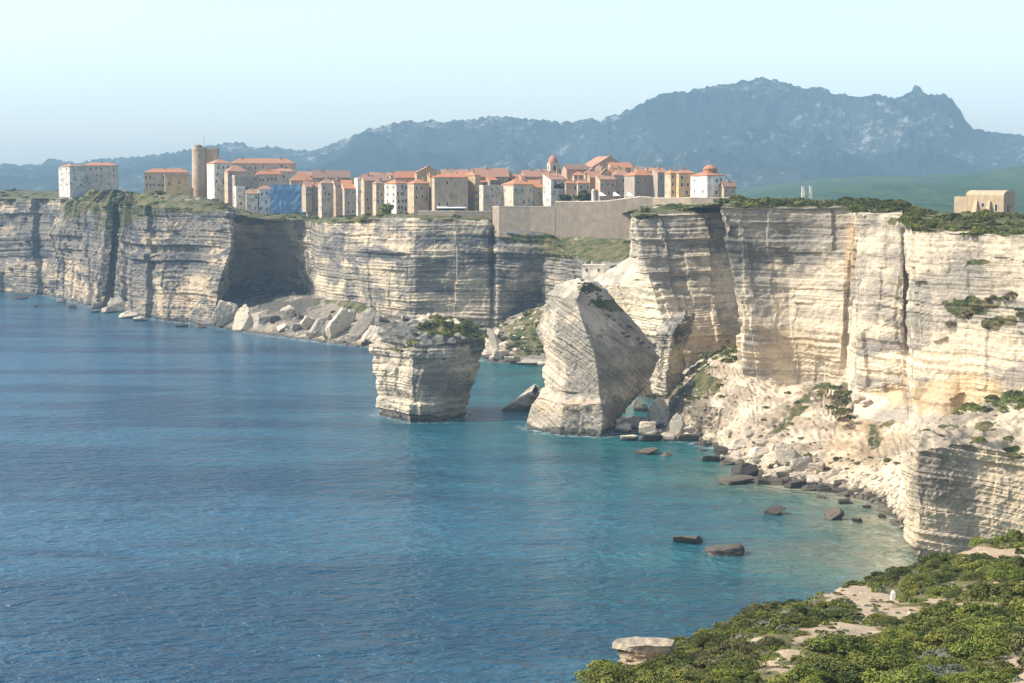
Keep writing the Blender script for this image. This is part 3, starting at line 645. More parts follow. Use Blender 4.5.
def plain_mat():
    m, t, b = mat('wooded_plain'); N = NT(t); p = N.pos()
    n = N.noise(N.scale(p, (1, .4, 1)), .02, 6, .7); n2 = N.noise(N.scale(p, (1, .35, 1)), .004, 4, .6)
    c = N.mix(N.ramp(n, .35, .65), (.018, .042, .014), (.045, .070, .024))
    c = N.mix(N.ramp(n2, .64, .72, 0, .5), c, (.09, .085, .05))
    t.links.new(c, b.inputs['Base Color']); b.inputs['Roughness'].default_value = 1; b.inputs['Specular IOR Level'].default_value = 0
    t.links.new(N.bump(n, 1, 14), b.inputs['Normal']); return m
px_ = np.arange(-260, 1300, 4.0); Yp = np.concatenate([np.linspace(1500, 2600, 40), np.linspace(2640, 5200, 60)])
a1, a2 = np.meshgrid(px_, Yp, indexing='ij'); X2 = (a1-512)/F*a2
zz = 34+ss(600, 900, a1)*(ss(1700, 4200, a2)*55+8*fbm(X2*.002, a2*.002, 0, 3, 421)*ss(1600, 2200, a2))+ss(900, 1100, a1)*ss(2600, 4300, a2)*38-ss(560, 420, a1)*8+3*fbm(X2*.02, a2*.01, 0, 3, 422)
idx = np.arange(X2.size).reshape(X2.shape)
q = np.stack([idx[:-1, :-1], idx[1:, :-1], idx[1:, 1:], idx[:-1, 1:]], -1).reshape(-1, 4)
tag(link('plain', mesh_np('plain', np.stack([X2, a2, zz], -1).reshape(-1, 3), q, plain_mat(), False)), kind='structure')

# ------------------------------------------------------------------ haze
mh = bpy.data.materials.new('haze'); mh.use_nodes = True; t = mh.node_tree
for n in list(t.nodes):
    if n.type == 'BSDF_PRINCIPLED': t.nodes.remove(n)
v = t.nodes.new('ShaderNodeVolumePrincipled'); v.inputs['Color'].default_value = (.52, .78, 1.0, 1)
v.inputs['Density'].default_value = 0.000084; v.inputs['Anisotropy'].default_value = 0.0
t.links.new(v.outputs[0], t.nodes['Material Output'].inputs['Volume'])
b = MB(); b.box(-6200, 6200, -400, 9500, -6, 520); tag(b.build('haze', mh), kind='stuff')

# ------------------------------------------------------------------ town
def wallmat(name, col, stk=.5):
    m, t, b = mat(name); N = NT(t); p = N.pos(); oi = N.n('ShaderNodeObjectInfo').outputs['Random']
    st = N.noise(N.scale(p, (.9, .9, .12)), 1, 5, .65); bl = N.noise(p, .35, 5, .6)
    c = N.mix(N.ramp(st, .40, .68, 0, stk), col, tuple(x*.55 for x in col))
    c = N.mix(N.ramp(bl, .44, .64, 0, .6), c, (.33, .27, .205))
    c = N.mix(1.0, c, N.mix(oi, (.78, .76, .74), (1.1, 1.07, 1.02)), 'MULTIPLY')
    t.links.new(c, b.inputs['Base Color']); b.inputs['Roughness'].default_value = .92; b.inputs['Specular IOR Level'].default_value = .15
    t.links.new(N.bump(N.noise(p, 3, 4), .5, .08), b.inputs['Normal']); return m
WC = {'cream': (.60, .48, .33), 'beige': (.50, .40, .28), 'white': (.82, .77, .67), 'grey': (.38, .33, .275), 'pink': (.54, .37, .27), 'gold': (.62, .43, .21), 'tan': (.47, .35, .235), 'pale': (.60, .53, .42)}
WM = {k: wallmat('plaster_'+k, c) for k, c in WC.items()}
def roofmat(name, c1, c2):
    m, t, b = mat(name); N = NT(t); p = N.pos(); oi = N.n('ShaderNodeObjectInfo').outputs['Random']
    n = N.noise(p, .5, 5, .7); w = N.n('ShaderNodeTexWave', bands_direction='X'); N.set(w.inputs['Vector'], N.objc()); w.inputs['Scale'].default_value = 1.6; w.inputs['Distortion'].default_value = .6
    c = N.mix(N.ramp(N.math('ADD', n, N.math('MULTIPLY', N.math('SUBTRACT', oi, .5), .3)), .35, .65), c1, c2)
    c = N.mix(N.ramp(N.noise(p, 2.4, 4), .5, .75, 0, .5), c, tuple(x*.6 for x in c2))
    t.links.new(c, b.inputs['Base Color']); b.inputs['Roughness'].default_value = .85
    t.links.new(N.bump(w.outputs['Fac'], .6, .1), b.inputs['Normal']); return m
RM = {'orange': roofmat('tiles_orange', (.42, .165, .072), (.34, .175, .10)), 'pink': roofmat('tiles_faded', (.37, .19, .115), (.30, .18, .12)), 'brown': roofmat('tiles_brown', (.25, .13, .08), (.2, .13, .09))}
GL = simple('window_dark', (.045, .05, .055), .3, .1); SH = [simple('shutter_'+n, c, .7, .1) for n, c in (('green', (.10, .15, .12)), ('blue', (.12, .17, .22)), ('brown', (.16, .10, .06)), ('grey', (.24, .23, .21)))]
SUR = simple('window_surround', (.66, .61, .53), .9, .08)
def win_mesh(w, h, pm, awn=False):
    me = MB(); me.box(-w/2, w/2, -.05, 0, -h/2, h/2); n1 = len(me.f)
    e = .14
    me.box(-w/2-e, -w/2, -.12, 0, -h/2-e, h/2+e); me.box(w/2, w/2+e, -.12, 0, -h/2-e, h/2+e)
    me.box(-w/2, w/2, -.12, 0, h/2, h/2+e); me.box(-w/2, w/2, -.2, 0, -h/2-e, -h/2)
    m = bpy.data.meshes.new('window'); m.from_pydata(me.v, [], me.f); m.materials.append(pm); m.materials.append(SUR)
    for i, p in enumerate(m.polygons): p.material_index = 0 if i < n1 else 1
    m.update(); return m
WINS = [win_mesh(w, h, pm) for (w, h) in ((.85, 1.25), (1.0, 1.6)) for pm in [GL, GL]+SH]
WR = random.Random(77)
def put_window(parent, me, loc, rz):
    o = link('window', me, parent); o.location = loc; o.rotation_euler = (0, 0, rz); return o
def house(x0, x1, ye, yb, Y, roof, rh, wall, roofc, a, d, cols, rows, label, name='house', cat='house', group='houses of the clifftop town', below=6, chim=1, skip=.27, side=1, ww=0):
    m = ppm(Y); Wt = (x1-x0)*m; ar = R(a)
    wd = (Wt-d*abs(math.sin(ar)))/math.cos(ar)
    if wd < 2.5: d = max(2.5, (Wt-2.5*math.cos(ar))/max(.05, abs(math.sin(ar)))); wd = max(2.5, (Wt-d*abs(math.sin(ar)))/math.cos(ar))
    cx = x1-(wd*math.cos(ar)/2)/m if a >= 0 else x0+(wd*math.cos(ar)/2)/m
    c = P(cx, yb, Y); H = (yb-ye)*m; rhm = rh*m
    root = empty(name, c, ar); tag(root, label, cat, group)
    B = MB(); hw = wd/2
    if roof in ('hip', 'flat'):
        B.box(-hw, hw, 0, d, -below, H)
    elif roof == 'gable':        # ridge along x
        B.box(-hw, hw, 0, d, -below, H)
        B.prism([(-hw, 0, H+.002), (-hw, d, H+.002), (-hw, d/2, H+rhm)], [(hw, 0, H+.002), (hw, d, H+.002), (hw, d/2, H+rhm)])
    elif roof == 'front':        # gable end towards the sea
        B.box(-hw, hw, 0, d, -below, H)
        B.prism([(-hw, 0, H+.002), (hw, 0, H+.002), (0, 0, H+rhm)], [(-hw, d, H+.002), (hw, d, H+.002), (0, d, H+rhm)])
    elif roof == 'mono':         # rises to the back
        B.box(-hw, hw, 0, d, -below, H)
        B.prism([(-hw, 0, H+.002), (-hw, d, H+.002), (-hw, d, H+rhm)], [(hw, 0, H+.002), (hw, d, H+.002), (hw, d, H+rhm)])
    B.build('wall', WM[wall], root)
    o = .35; t = .28; G = MB()
    if roof == 'hip':
        r = min(hw*.8, d/2); z0 = H+.02
        e = [(-hw-o, -o), (hw+o, -o), (hw+o, d+o), (-hw-o, d+o)]
        G.prism([(x, y, z0) for x, y in e], [(x, y, z0+t) for x, y in e])
        k = len(G.v); G.v += [(x, y, z0+t) for x, y in e]+[(-hw+r, d/2, z0+t+rhm), (hw-r, d/2, z0+t+rhm)]
        G.f += [(k, k+1, k+5, k+4), (k+1, k+2, k+5), (k+2, k+3, k+4, k+5), (k+3, k, k+4)]
    elif roof == 'gable':
        s_ = rhm/(d/2)
        for y0, y1 in ((-o, d/2), (d+o, d/2)):
            za = H-o*s_+.05
            G.prism([(-hw-o, y0, za), (hw+o, y0, za), (hw+o, y1, H+rhm+.05), (-hw-o, y1, H+rhm+.05)][::(1 if y0 < y1 else -1)], [(-hw-o, y0, za+t), (hw+o, y0, za+t), (hw+o, y1, H+rhm+.05+t), (-hw-o, y1, H+rhm+.05+t)][::(1 if y0 < y1 else -1)])
    elif roof == 'front':
        s_ = rhm/hw
        for xx0, x1_ in ((-hw-o, 0), (hw+o, 0)):
            za = H-o*s_+.05
            pts = [(xx0, -o, za), (x1_, -o, H+rhm+.05), (x1_, d+o, H+rhm+.05), (xx0, d+o, za)]
            if xx0 > 0: pts = pts[::-1]
            G.prism(pts, [(x, y, z+t) for x, y, z in pts])
    elif roof == 'mono':
        za = H-o*rhm/d+.05
        pts = [(-hw-o, -o, za), (hw+o, -o, za), (hw+o, d+o, H+rhm*(1+o/d)+.05), (-hw-o, d+o, H+rhm*(1+o/d)+.05)]
        G.prism(pts, [(x, y, z+t) for x, y, z in pts])
    elif roof == 'flat':
        G.box(-hw-.1, hw+.1, -.1, d+.1, H+.004, H+.25)
        for q in ((-hw-.1, hw+.1, -.1, .15), (-hw-.1, hw+.1, d-.15, d+.1), (-hw-.1, -hw+.15, .15, d-.15), (hw-.15, hw+.1, .15, d-.15)): G.box(*q, H+.25, H+.9)
    ro = G.build('roof', RM[roofc] if roof != 'flat' else WM[roofc if roofc in WM else 'grey'], root)
    for k in range(chim if roof != 'flat' else 0):
        x = WR.uniform(-.7, .7)*hw; y = d*WR.uniform(.35, .6); z = H+rhm*.6
        Cc = MB(); Cc.box(x-.4, x+.4, y-.3, y+.3, z, H+rhm+1.2); Cc.box(x-.5, x+.5, y-.4, y+.4, H+rhm+1.2, H+rhm+1.4); Cc.build('chimney', WM['tan'], ro)
    wi = WR.choice([0, 1, 2, 3, 4, 5])
    for i in range(cols):
        for j in range(rows):
            if WR.random() < skip: continue
            x = -hw+wd*(i+.5+WR.uniform(-.2, .2))/cols; z = H-(H*.96)*(j+.45+WR.uniform(-.12, .12))/rows
            k = wi if WR.random() < .6 else WR.choice([0, 1])
            put_window(root, WINS[k+(6 if H/rows > 3.6 else 0)], (x, -.002, z), 0)
    if side and abs(d*math.sin(ar)) > 1.2:
        for j in range(rows):
            n = 1 if d < 9 else 2
            for i in range(n):
                if WR.random() < .3: continue
                z = H-(H*.96)*(j+.45)/rows
                if a >= 0: put_window(root, WINS[wi], (-hw-.002, d*(i+.5)/n, z), -math.pi/2)
    if cols >= 2 and rows >= 2 and wd > 6 and WR.random() < .55:
        for q in range(WR.choice([1, 1, 2])):
            x = WR.uniform(-hw+1.6, hw-1.6); z = H-(H*.96)*(WR.randint(0, rows-1)+.45)/rows-.95; K = MB(); w2 = WR.uniform(1.1, 1.5)
            K.box(x-w2, x+w2, -1.05, -.21, z-.15, z); K.box(x-w2, x+w2, -1.05, -1.0, z+.85, z+.92)
            for u in range(7): t2 = x-w2+.05+u*(2*w2-.1)/6; K.box(t2-.025, t2+.025, -1.04, -1.01, z+.002, z+.848)
            K.build('balcony', WM['pale'] if WR.random() < .6 else SH[3], root)
    if WR.random() < .3 and roof != 'flat':
        K = MB(); x = WR.uniform(-.6, .6)*hw; zt = H+rhm*.5; K.box(x-.03, x+.03, d*.5-.03, d*.5+.03, zt, H+rhm+2.6)
        for u in range(3): K.box(x-.5+.1*u, x+.5-.1*u, d*.5-.02, d*.5+.02, H+rhm+1.7+.3*u, H+rhm+1.75+.3*u)
        K.build('aerial', SH[3], ro)
    return root
HS = [
 # far left barracks and the tower group
 (58, 84, 167, 188, 1290, 'hip', 3, 'white', 'pink', 50, 12, 2, 4, 'white barracks wing with small windows, leftmost building on the headland', 6),
 (80, 117, 166, 188, 1296, 'hip', 3, 'pale', 'orange', 8, 12, 6, 3, 'long pale barracks with orange roof behind the white wing on the far headland', 6),
 (142, 189, 173, 190, 1190, 'hip', 4, 'cream', 'orange', 10, 11, 11, 2, 'long low cream building with orange roof left of the round tower', 3),
 (163, 190, 176, 193, 1168, 'flat', 0, 'gold', 'tan', 12, 8, 3, 1, 'plain sandy yellow block in front of the long low building', 3),
 (205, 232, 164, 194, 1150, 'hip', 4, 'white', 'orange', 28, 13, 3, 4, 'tall white four storey block with orange roof, right beside the round tower', 5),
 (228, 295, 164, 186, 1172, 'hip', 5, 'cream', 'orange', 6, 12, 11, 3, 'very long cream building under one straight orange roof behind the white block', 4),
 (223, 247, 172, 196, 1140, 'hip', 6, 'beige', 'pink', 22, 9, 4, 3, 'beige house with steep faded red roof in front of the long cream building', 5),
 (231, 258, 177, 214, 1122, 'flat', 0, 'grey', 'tan', 18, 9, 3, 5, 'tall weathered grey brown house without tiles above the shaded bay', 6),
 (254, 283, 175, 195, 1146, 'hip', 5, 'cream', 'orange', 15, 9, 6, 2, 'cream house with a row of dark windows above the blue sheeting', 5),
 (233, 245, 188, 215, 1112, 'flat', 0, 'white', 'white', 25, 5, 1, 4, 'narrow white tower like house at the cliff edge', 5),
 (244, 258, 194, 213, 1108, 'mono', 4, 'pale', 'pink', 12, 7, 2, 2, 'low white house with faded lean to roof left of the one with paired windows', 5),
 (256, 273, 190, 214, 1110, 'hip', 4, 'white', 'pink', 15, 8, 3, 3, 'white house with paired windows just left of the blue sheeted building', 5),
 (288, 314, 181, 195, 1105, 'hip', 8, 'grey', 'orange', 10, 10, 3, 1, 'grey house with a high orange roof and chimneys behind the blue sheeted building', 5),
 (305, 328, 188, 222, 1078, 'hip', 4, 'tan', 'orange', 12, 9, 3, 5, 'tan five storey house just right of the blue sheeted building', 6),
 (311, 350, 178, 190, 1095, 'gable', 7, 'grey', 'brown', 5, 12, 3, 1, 'wide house with a brown old roof behind the tall houses', 5),
 (317, 337, 184, 226, 1060, 'hip', 4, 'pale', 'pink', 18, 9, 3, 6, 'pale six storey house rising from the cliff edge', 6),
 (333, 344, 190, 226, 1052, 'flat', 0, 'pink', 'pink', 20, 5, 2, 6, 'narrow pinkish house squeezed against the pale six storey one', 6),
 (340, 362, 189, 218, 1046, 'mono', 8, 'grey', 'orange', 14, 11, 3, 3, 'grey house under a broad sloping orange roof', 5),
 (354, 365, 180, 212, 1044, 'flat', 0, 'white', 'white', 20, 6, 1, 4, 'slim white house with a flat roof right of the sloping orange roof', 5),
 (360, 388, 181, 214, 1020, 'gable', 6, 'tan', 'pink', 16, 9, 4, 4, 'tan house with a long faded roof behind the green tree', 5),
 (372, 384, 184, 212, 1008, 'hip', 3, 'cream', 'pink', 22, 6, 2, 4, 'small cream house above the green tree', 5),
 (384, 408, 184, 213, 1000, 'hip', 4, 'white', 'orange', 42, 10, 3, 4, 'white sided house with a blank grey front right of the green tree', 5),
 (394, 422, 178, 192, 1040, 'gable', 6, 'pink', 'orange', 10, 9, 4, 1, 'pinkish house with orange roof in the second row above the white sided house', 5),
 (407, 429, 184, 213, 985, 'hip', 4, 'cream', 'orange', 24, 9, 3, 3, 'cream cube of a house with low orange roof left of the long rampart wall', 5),
 (414, 440, 173, 188, 1030, 'front', 6, 'gold', 'orange', 10, 9, 3, 1, 'golden gabled house rising behind the cream cube', 5),
 (427, 435, 179, 213, 992, 'mono', 4, 'gold', 'orange', 35, 7, 1, 4, 'narrow golden house front in a gap between two wide houses', 5),
 (431, 468, 178, 212, 972, 'hip', 4, 'beige', 'orange', 10, 11, 4, 3, 'wide beige house with a white awning above the rampart wall', 5),
 (440, 468, 174, 182, 1040, 'gable', 4, 'grey', 'pink', 5, 10, 3, 1, 'low grey house with faded roof behind the wide beige house', 5),
 (464, 480, 176, 212, 980, 'hip', 4, 'gold', 'orange', 40, 9, 2, 5, 'golden sided tall house right of the wide beige house', 5),
 (470, 509, 177, 192, 1000, 'gable', 8, 'beige', 'pink', 12, 10, 6, 1, 'house with a broad faded roof and a white gable end above the terrace', 5),
 (479, 506, 187, 214, 962, 'flat', 0, 'pale', 'pale', 14, 9, 4, 4, 'pale house with a railed roof terrace above the bastion corner', 5),
 (502, 533, 185, 209, 955, 'hip', 5, 'pale', 'orange', 26, 13, 3, 2, 'pale house with a bright white side wall standing on the bastion', 4),
 (528, 548, 188, 210, 958, 'mono', 7, 'beige', 'orange', 8, 9, 3, 2, 'beige house under a single bright orange slope on the bastion', 4),
 (520, 548, 177, 190, 1000, 'gable', 6, 'pink', 'pink', 15, 9, 4, 1, 'low pinkish house with broad pale roof left of the belfry', 5),
 (543, 567, 180, 206, 950, 'mono', 6, 'white', 'pink', 26, 9, 2, 3, 'white house with a dark roofed loggia below the belfry', 4),
 (563, 577, 184, 203, 948, 'hip', 4, 'pink', 'orange', 12, 7, 2, 2, 'small rose house with orange roof right of the dark loggia', 4),
 (575, 590, 184, 203, 946, 'hip', 5, 'pale', 'orange', 10, 8, 2, 2, 'small pale house with orange roof next to the dark bush', 4),
 (562, 588, 170, 186, 985, 'gable', 5, 'pink', 'brown', 14, 10, 3, 2, 'rose house with brown roof left of the big gabled church', 5),
 (586, 606, 178, 194, 960, 'gable', 6, 'tan', 'orange', 12, 9, 3, 1, 'tan house with two step orange roof under the church', 4),
 (596, 616, 180, 200, 945, 'mono', 5, 'pink', 'pink', 14, 8, 3, 2, 'rose house with a covered terrace above the rampart canopies', 4),
 (608, 632, 176, 199, 950, 'hip', 5, 'beige', 'pink', 18, 9, 3, 2, 'beige house with weathered front in the middle of the rampart', 4),
 (607, 632, 168, 182, 975, 'gable', 5, 'cream', 'orange', 14, 10, 3, 1, 'cream house with orange roof right under the church gable', 5),
 (625, 657, 176, 201, 930, 'hip', 6, 'grey', 'orange', 24, 11, 3, 2, 'grey fronted house with tan side and orange hipped roof at the rampart end', 4),
 (653, 668, 173, 199, 925, 'mono', 4, 'grey', 'orange', 16, 8, 2, 3, 'narrow dark grey house with pale lit side wall', 4),
 (666, 679, 174, 198, 905, 'hip', 4, 'cream', 'orange', 14, 9, 2, 3, 'narrow cream house with tall windows and orange roof', 4),
 (676, 695, 174, 198, 900, 'hip', 4, 'gold', 'orange', 8, 9, 3, 3, 'yellowish three storey house with small balconies', 4),
 (692, 725, 176, 198, 885, 'hip', 4, 'white', 'orange', 34, 12, 3, 2, 'large pale villa with a white windowed side and roof lantern', 4),
 (721, 736, 187, 198, 880, 'gable', 5, 'beige', 'brown', 10, 7, 2, 1, 'little house with a brown roof, rightmost of the town', 4),
]
roots = {}
for h in HS:
    *a, lab, bel = h; roots[lab] = house(*a, lab, below=bel, chim=WR.choice([0, 1, 1, 2]))
# a second row of roofs glimpsed between the others
back = [(296, 318, 176, 184, 1130, 'gable', 4, 'beige', 'pink'), (330, 352, 180, 190, 1100, 'hip', 4, 'cream', 'orange'), (366, 392, 177, 186, 1075, 'gable', 4, 'pink', 'pink'), (388, 404, 176, 184, 1070, 'hip', 3, 'white', 'orange'), (455, 474, 175, 184, 1035, 'hip', 4, 'cream', 'orange'), (500, 526, 180, 188, 1010, 'gable', 5, 'tan', 'orange'), (540, 566, 174, 182, 1005, 'gable', 4, 'cream', 'pink'), (622, 642, 171, 180, 985, 'gable', 4, 'pink', 'pink'), (640, 660, 172, 180, 970, 'hip', 4, 'tan', 'orange'), (270, 296, 172, 182, 1165, 'hip', 3, 'pale', 'pink')]
bl = ['beige back row house with a faded roof above the grey house and its chimneys', 'cream back row house peeping over the sloping orange roof', 'rose back row house with a long faded roof above the tan house', 'white back row cottage with a low orange roof', 'cream back row house between the beige house and the white gable end', 'tan back row house behind the bright white side wall', 'cream back row house below the belfry with a faded roof', 'rose back row house to the right of the church gable', 'tan back row house behind the grey fronted rampart end house', 'pale back row house near the end of the long orange roof']
for b_, l in zip(back, bl): house(*b_, 8, 9, 3, 1, l, below=8)

# extra parts of single houses
def on(lab, mb, nm, m): return mb.build(nm, m, [r for k, r in roots.items() if lab in k][0])
cloth = simple('white_canvas', (.8, .8, .78), .8, .05); darkm = simple('dark_opening', (.05, .05, .05), .9, .1)
b = MB(); b.prism([(-7.5, -2.2, 1.9), (7.5, -2.2, 1.9), (7.5, -.02, 2.6), (-7.5, -.02, 2.6)], [(-7.5, -2.2, 2.05), (7.5, -2.2, 2.05), (7.5, -.02, 2.75), (-7.5, -.02, 2.75)]); on('white awning', b, 'awning', cloth)
b = MB(); b.box(-7, 7, -.1, -.003, -.6, 1.7); on('white awning', b, 'shopfront', darkm)
b = MB(); b.box(-2.8, 4.2, -.12, -.003, 8.6, 11); on('dark roofed loggia', b, 'loggia', darkm)
b = MB(); b.lathe([(3.2, 0), (3.2, 2.6), (3.5, 2.7), (3.5, 3.0), (2.4, 4.0), (1.1, 4.6), (.2, 4.9)], 1.5, 6, 10)
o = on('roof lantern', b, 'roof_lantern', RM['orange']); o.location = (0, 0, 10.6)

# blue sheeted building
Yb = 1100; m_ = ppm(Yb); c = P(289, 219, Yb); root = empty('sheeted_building', c, R(4)); tag(root, 'tall building wrapped in bright blue scaffold sheeting at the cliff edge', 'building')
w_, h_ = 36*m_, 34*m_
b = MB(); b.box(-w_/2+.8, w_/2-.8, 1.2, 11, -6, h_-1); b.build('wall', WM['cream'], root)
def net_mat():
    m, t, b = mat('blue_netting'); N = NT(t); p = N.objc()
    br = N.n('ShaderNodeTexBrick'); N.set(br.inputs['Vector'], N.n('ShaderNodeTexCoord').outputs['Generated'])
    n = N.noise(N.scale(p, (1.2, 1, .3)), 1, 5, .7); n2 = N.noise(p, .35, 4)
    c = N.mix(N.ramp(n, .35, .7), (.085, .20, .36), (.14, .28, .44)); c = N.mix(N.ramp(n2, .5, .7, 0, .6), c, (.15, .22, .29))
    t.links.new(c, b.inputs['Base Color']); b.inputs['Roughness'].default_value = .8
    t.links.new(N.bump(n, .8, .4), b.inputs['Normal']); return m
NM = net_mat(); rs = np.random.RandomState(3)
nx, nz_ = 40, 36; gx_, gz_ = np.meshgrid(np.linspace(-w_/2, w_/2, nx), np.linspace(-2, h_, nz_), indexing='ij')
gy_ = -.25*np.abs(vn(gx_*.45, 0, gz_*.12, 6))-.12*np.abs(np.sin((gz_+2)/4.2*math.pi))+.18*vn(gx_*.7, 0, gz_*.5, 5)
ii = np.arange(nx*nz_).reshape(nx, nz_); q = np.stack([ii[:-1, :-1], ii[1:, :-1], ii[1:, 1:], ii[:-1, 1:]], -1).reshape(-1, 4)
o = link('scaffold_net', mesh_np('scaffold_net', np.stack([gx_, gy_, gz_], -1).reshape(-1, 3), q, NM), root)
md = o.modifiers.new('thick', 'SOLIDIFY'); md.thickness = .05; md.offset = 1
b = MB(); b.box(-w_/2, -w_/2+.08, .1, 11, -3, h_); b.build('scaffold_net', NM, root)
pm = simple('scaffold_steel', (.3, .32, .35), .5, .1); b = MB()
for k in range(8): x = -w_/2+.3+k*(w_-.6)/7; b.box(x-.05, x+.05, .35, .45, -3, h_+.5)
for k in range(10): z = k*2.1; b.box(-w_/2, w_/2, .46, .54, z, z+.1)
b.build('scaffold_frame', pm, root)
for k in range(7):
    for j in range(5):
        if (k*3+j*5) % 4: put_window(root, WINS[0], (-w_/2+2+k*(w_-4)/6, 1.19, 3+j*3.3), 0)

# round tower with keep
Yt = 1180; m_ = ppm(Yt); c = P(198, 192, Yt); root = empty('tower', c); tag(root, 'round beige stone tower with a square keep behind it and a mast on top', 'tower')
b = MB(); b.lathe([(4.4, -8), (4.2, 2), (4.0, 25.5), (4.25, 25.6), (4.25, 27.2), (4.0, 27.25)], 0, 4, 28); b.build('round_wall', WM['beige'], root)
b = MB(); b.box(2.6, 11.4, 4, 13, -8, 25.8); b.box(2.4, 11.6, 3.8, 13.2, 25.8, 26.9); b.build('keep_wall', WM['tan'], root)
b = MB(); b.lathe([(2.2, 27.25), (2.2, 28.4), (1.4, 29), (.1, 29.2)], 0, 4, 16); b.build('cap', RM['brown'], root)
b = MB(); b.lathe([(.14, 28), (.1, 34.5), (.02, 35)], 3.2, 6, 8); b.build('mast', simple('mast_steel', (.3, .3, .3), .5), root)
for z in (22, 15, 8): put_window(root, WINS[0], (1.2, .15, z), R(14))
b = MB(); b.box(-9, 12, 1, 2.2, -9, 2.5); b.build('base_wall', WM['tan'], root)

# more houses crowded behind the front row
FR = random.Random(41); fx = []
px_ = 300.0
while px_ < 700:
    w_ = FR.uniform(9, 17); fx.append((px_, px_+w_)); px_ += w_*FR.uniform(.62, .95)
for i, (a_, b_) in enumerate(fx):
    xm = (a_+b_)/2; yt = np.interp(xm, [300, 345, 400, 450, 505, 560, 600, 640, 700], [183, 181, 178, 177, 180, 176, 172, 174, 177])+FR.uniform(-1.5, 3)
    Yh = np.interp(xm, [300, 700], [1080, 925])+FR.uniform(-14, 24)
    wc = FR.choice(['cream', 'beige', 'pink', 'gold', 'tan', 'pale', 'white']); rc = FR.choice(['orange', 'pink', 'orange', 'brown'])
    house(a_, b_, yt+FR.uniform(1, 4), yt+12, Yh, FR.choice(['hip', 'gable', 'gable', 'front', 'mono']), FR.uniform(3, 6.5), wc, rc, FR.uniform(-4, 34), FR.uniform(7, 11), 3, 2, f"{wc} house with {rc.replace('pink', 'faded')} roof in the crowded middle rows, {from_left(i)}", below=8, chim=FR.choice([0, 1, 2]))
# belfry
Yt = 1005; m_ = ppm(Yt); c = P(554.5, 180, Yt); root = empty('belfry', c, R(18)); tag(root, 'square cream belfry with a small dome rising above the roofs', 'belfry')
b = MB(); b.box(-2.4, 2.4, 0, 4.8, -8, 8.6); b.build('shaft', WM['cream'], root)
b = MB(); b.box(-2.7, 2.7, -.3, 5.1, 8.6, 9.1); b.build('cornice', WM['pale'], root)
b = MB(); b.lathe([(2.5, 9.1), (2.45, 10), (2.1, 11.2), (1.5, 12.1), (.7, 12.7), (.5, 13.5), (.15, 14.1)], 0, 2.4, 16); b.build('dome', RM['pink'], root)
for x, y, rz in ((0, -.002, 0), (-2.402, 2.4, -math.pi/2)): put_window(root, win_mesh(1.3, 2.4, GL), (x, y, 6.3), rz)

# church
Yc = 985; house(582, 626, 167, 186, Yc, 'front', 10, 'beige', 'pink', 16, 20, 3, 1, 'big plain gabled church, highest roof of the town', 'church', 'church', None, below=8, chim=1)

# ramparts
rp = wallmat('rampart_stone', (.25, .21, .16), .35)
def wall_run(pts, top, bot, th, name, label, cat='wall', m=rp, crenel=None):
    """pts: (px, Y, py_top, py_bot)"""
    root = empty(name, P(pts[0][0], pts[0][3], pts[0][1])); tag(root, label, cat); base = np.array(root.location); B = MB(); C_ = MB()
    F_ = [P(p[0], p[2], p[1])-base for p in pts]; L_ = [P(p[0], p[3], p[1])-base for p in pts]
    for i in range(len(pts)-1):
        a, b2, c2, d2 = F_[i], F_[i+1], L_[i], L_[i+1]
        s = np.array([0, th, 0])
        bt = 1.4*np.array([0, -1, 0])
        B.prism([c2+bt, d2+bt, d2+s, c2+s], [a, b2, b2+s, a+s])
        u = (b2-a); L = np.linalg.norm(u); u = u/L
        C_.prism([a+(-.12)*s/th, b2+(-.12)*s/th, b2+s*.08, a+s*.08], [p+np.array([0, 0, .45]) for p in (a+(-.12)*s/th, b2+(-.12)*s/th, b2+s*.08, a+s*.08)])
    B.build('wall', m, root); C_.build('coping', WM['pale'], root); return root
wall_run([(418, 944, 211.5, 223), (455, 940, 211.5, 223), (491, 940, 212, 224)], 0, 0, 3, 'rampart_wall', 'long low grey rampart wall under the wide beige house')
wall_run([(492.5, 935, 207, 234), (494, 924, 207, 236), (499, 918, 207, 237), (530, 916, 207, 238), (555, 913, 207, 240)], 0, 0, 10, 'bastion', 'rounded stone bastion below the bright white side wall', 'bastion')
wall_run([(555.4, 912, 202, 241), (580, 905, 202, 243), (606, 896, 201.5, 244), (625, 890, 199, 245), (640, 884, 197, 246), (652, 880, 198, 246)], 0, 0, 10, 'rampart_wall', 'high stained stone rampart carrying the white canopies', 'wall')
wall_run([(652.5, 868, 198.5, 212), (690, 852, 198.2, 212), (737, 845, 198.5, 212)], 0, 0, 2, 'rampart_wall', 'straight low wall under the villa and the yellowish house', 'wall')
# small white things on the rampart
for i, (px, lab) in enumerate(((603, 'white canopy on the rampart, leftmost of the three'), (617, 'white canopy on the rampart, middle one of the three'), (630.5, 'white canopy on the rampart, rightmost of the three'))):
    c = P(px, 200, 912); root = empty('canopy', c); tag(root, lab, 'canopy', 'white canopies on the rampart')
    b = MB(); b.prism([(-1.7, 0, 2.0), (1.7, 0, 2.0), (1.7, 3, 2.0), (-1.7, 3, 2.0)], [(-1.5, 1.3, 3.8), (-.9, 1.3, 3.8), (-.9, 1.7, 3.8), (-1.5, 1.7, 3.8)]); b.build('cover', cloth, root)
    for x in (-1.5, 1.5):
        for y in (.2, 2.8): b = MB(); b.box(x-.06, x+.06, y-.06, y+.06, -2, 2); b.build('leg', pm, root)
c = P(593.5, 202, 902); root = empty('turret_post', c); tag(root, 'slim white round turret post standing on the rampart edge', 'pillar')
b = MB(); b.lathe([(.95, -1), (.95, 5.0)], 0, 0, 16); b.build('shaft', WM['white'], root)
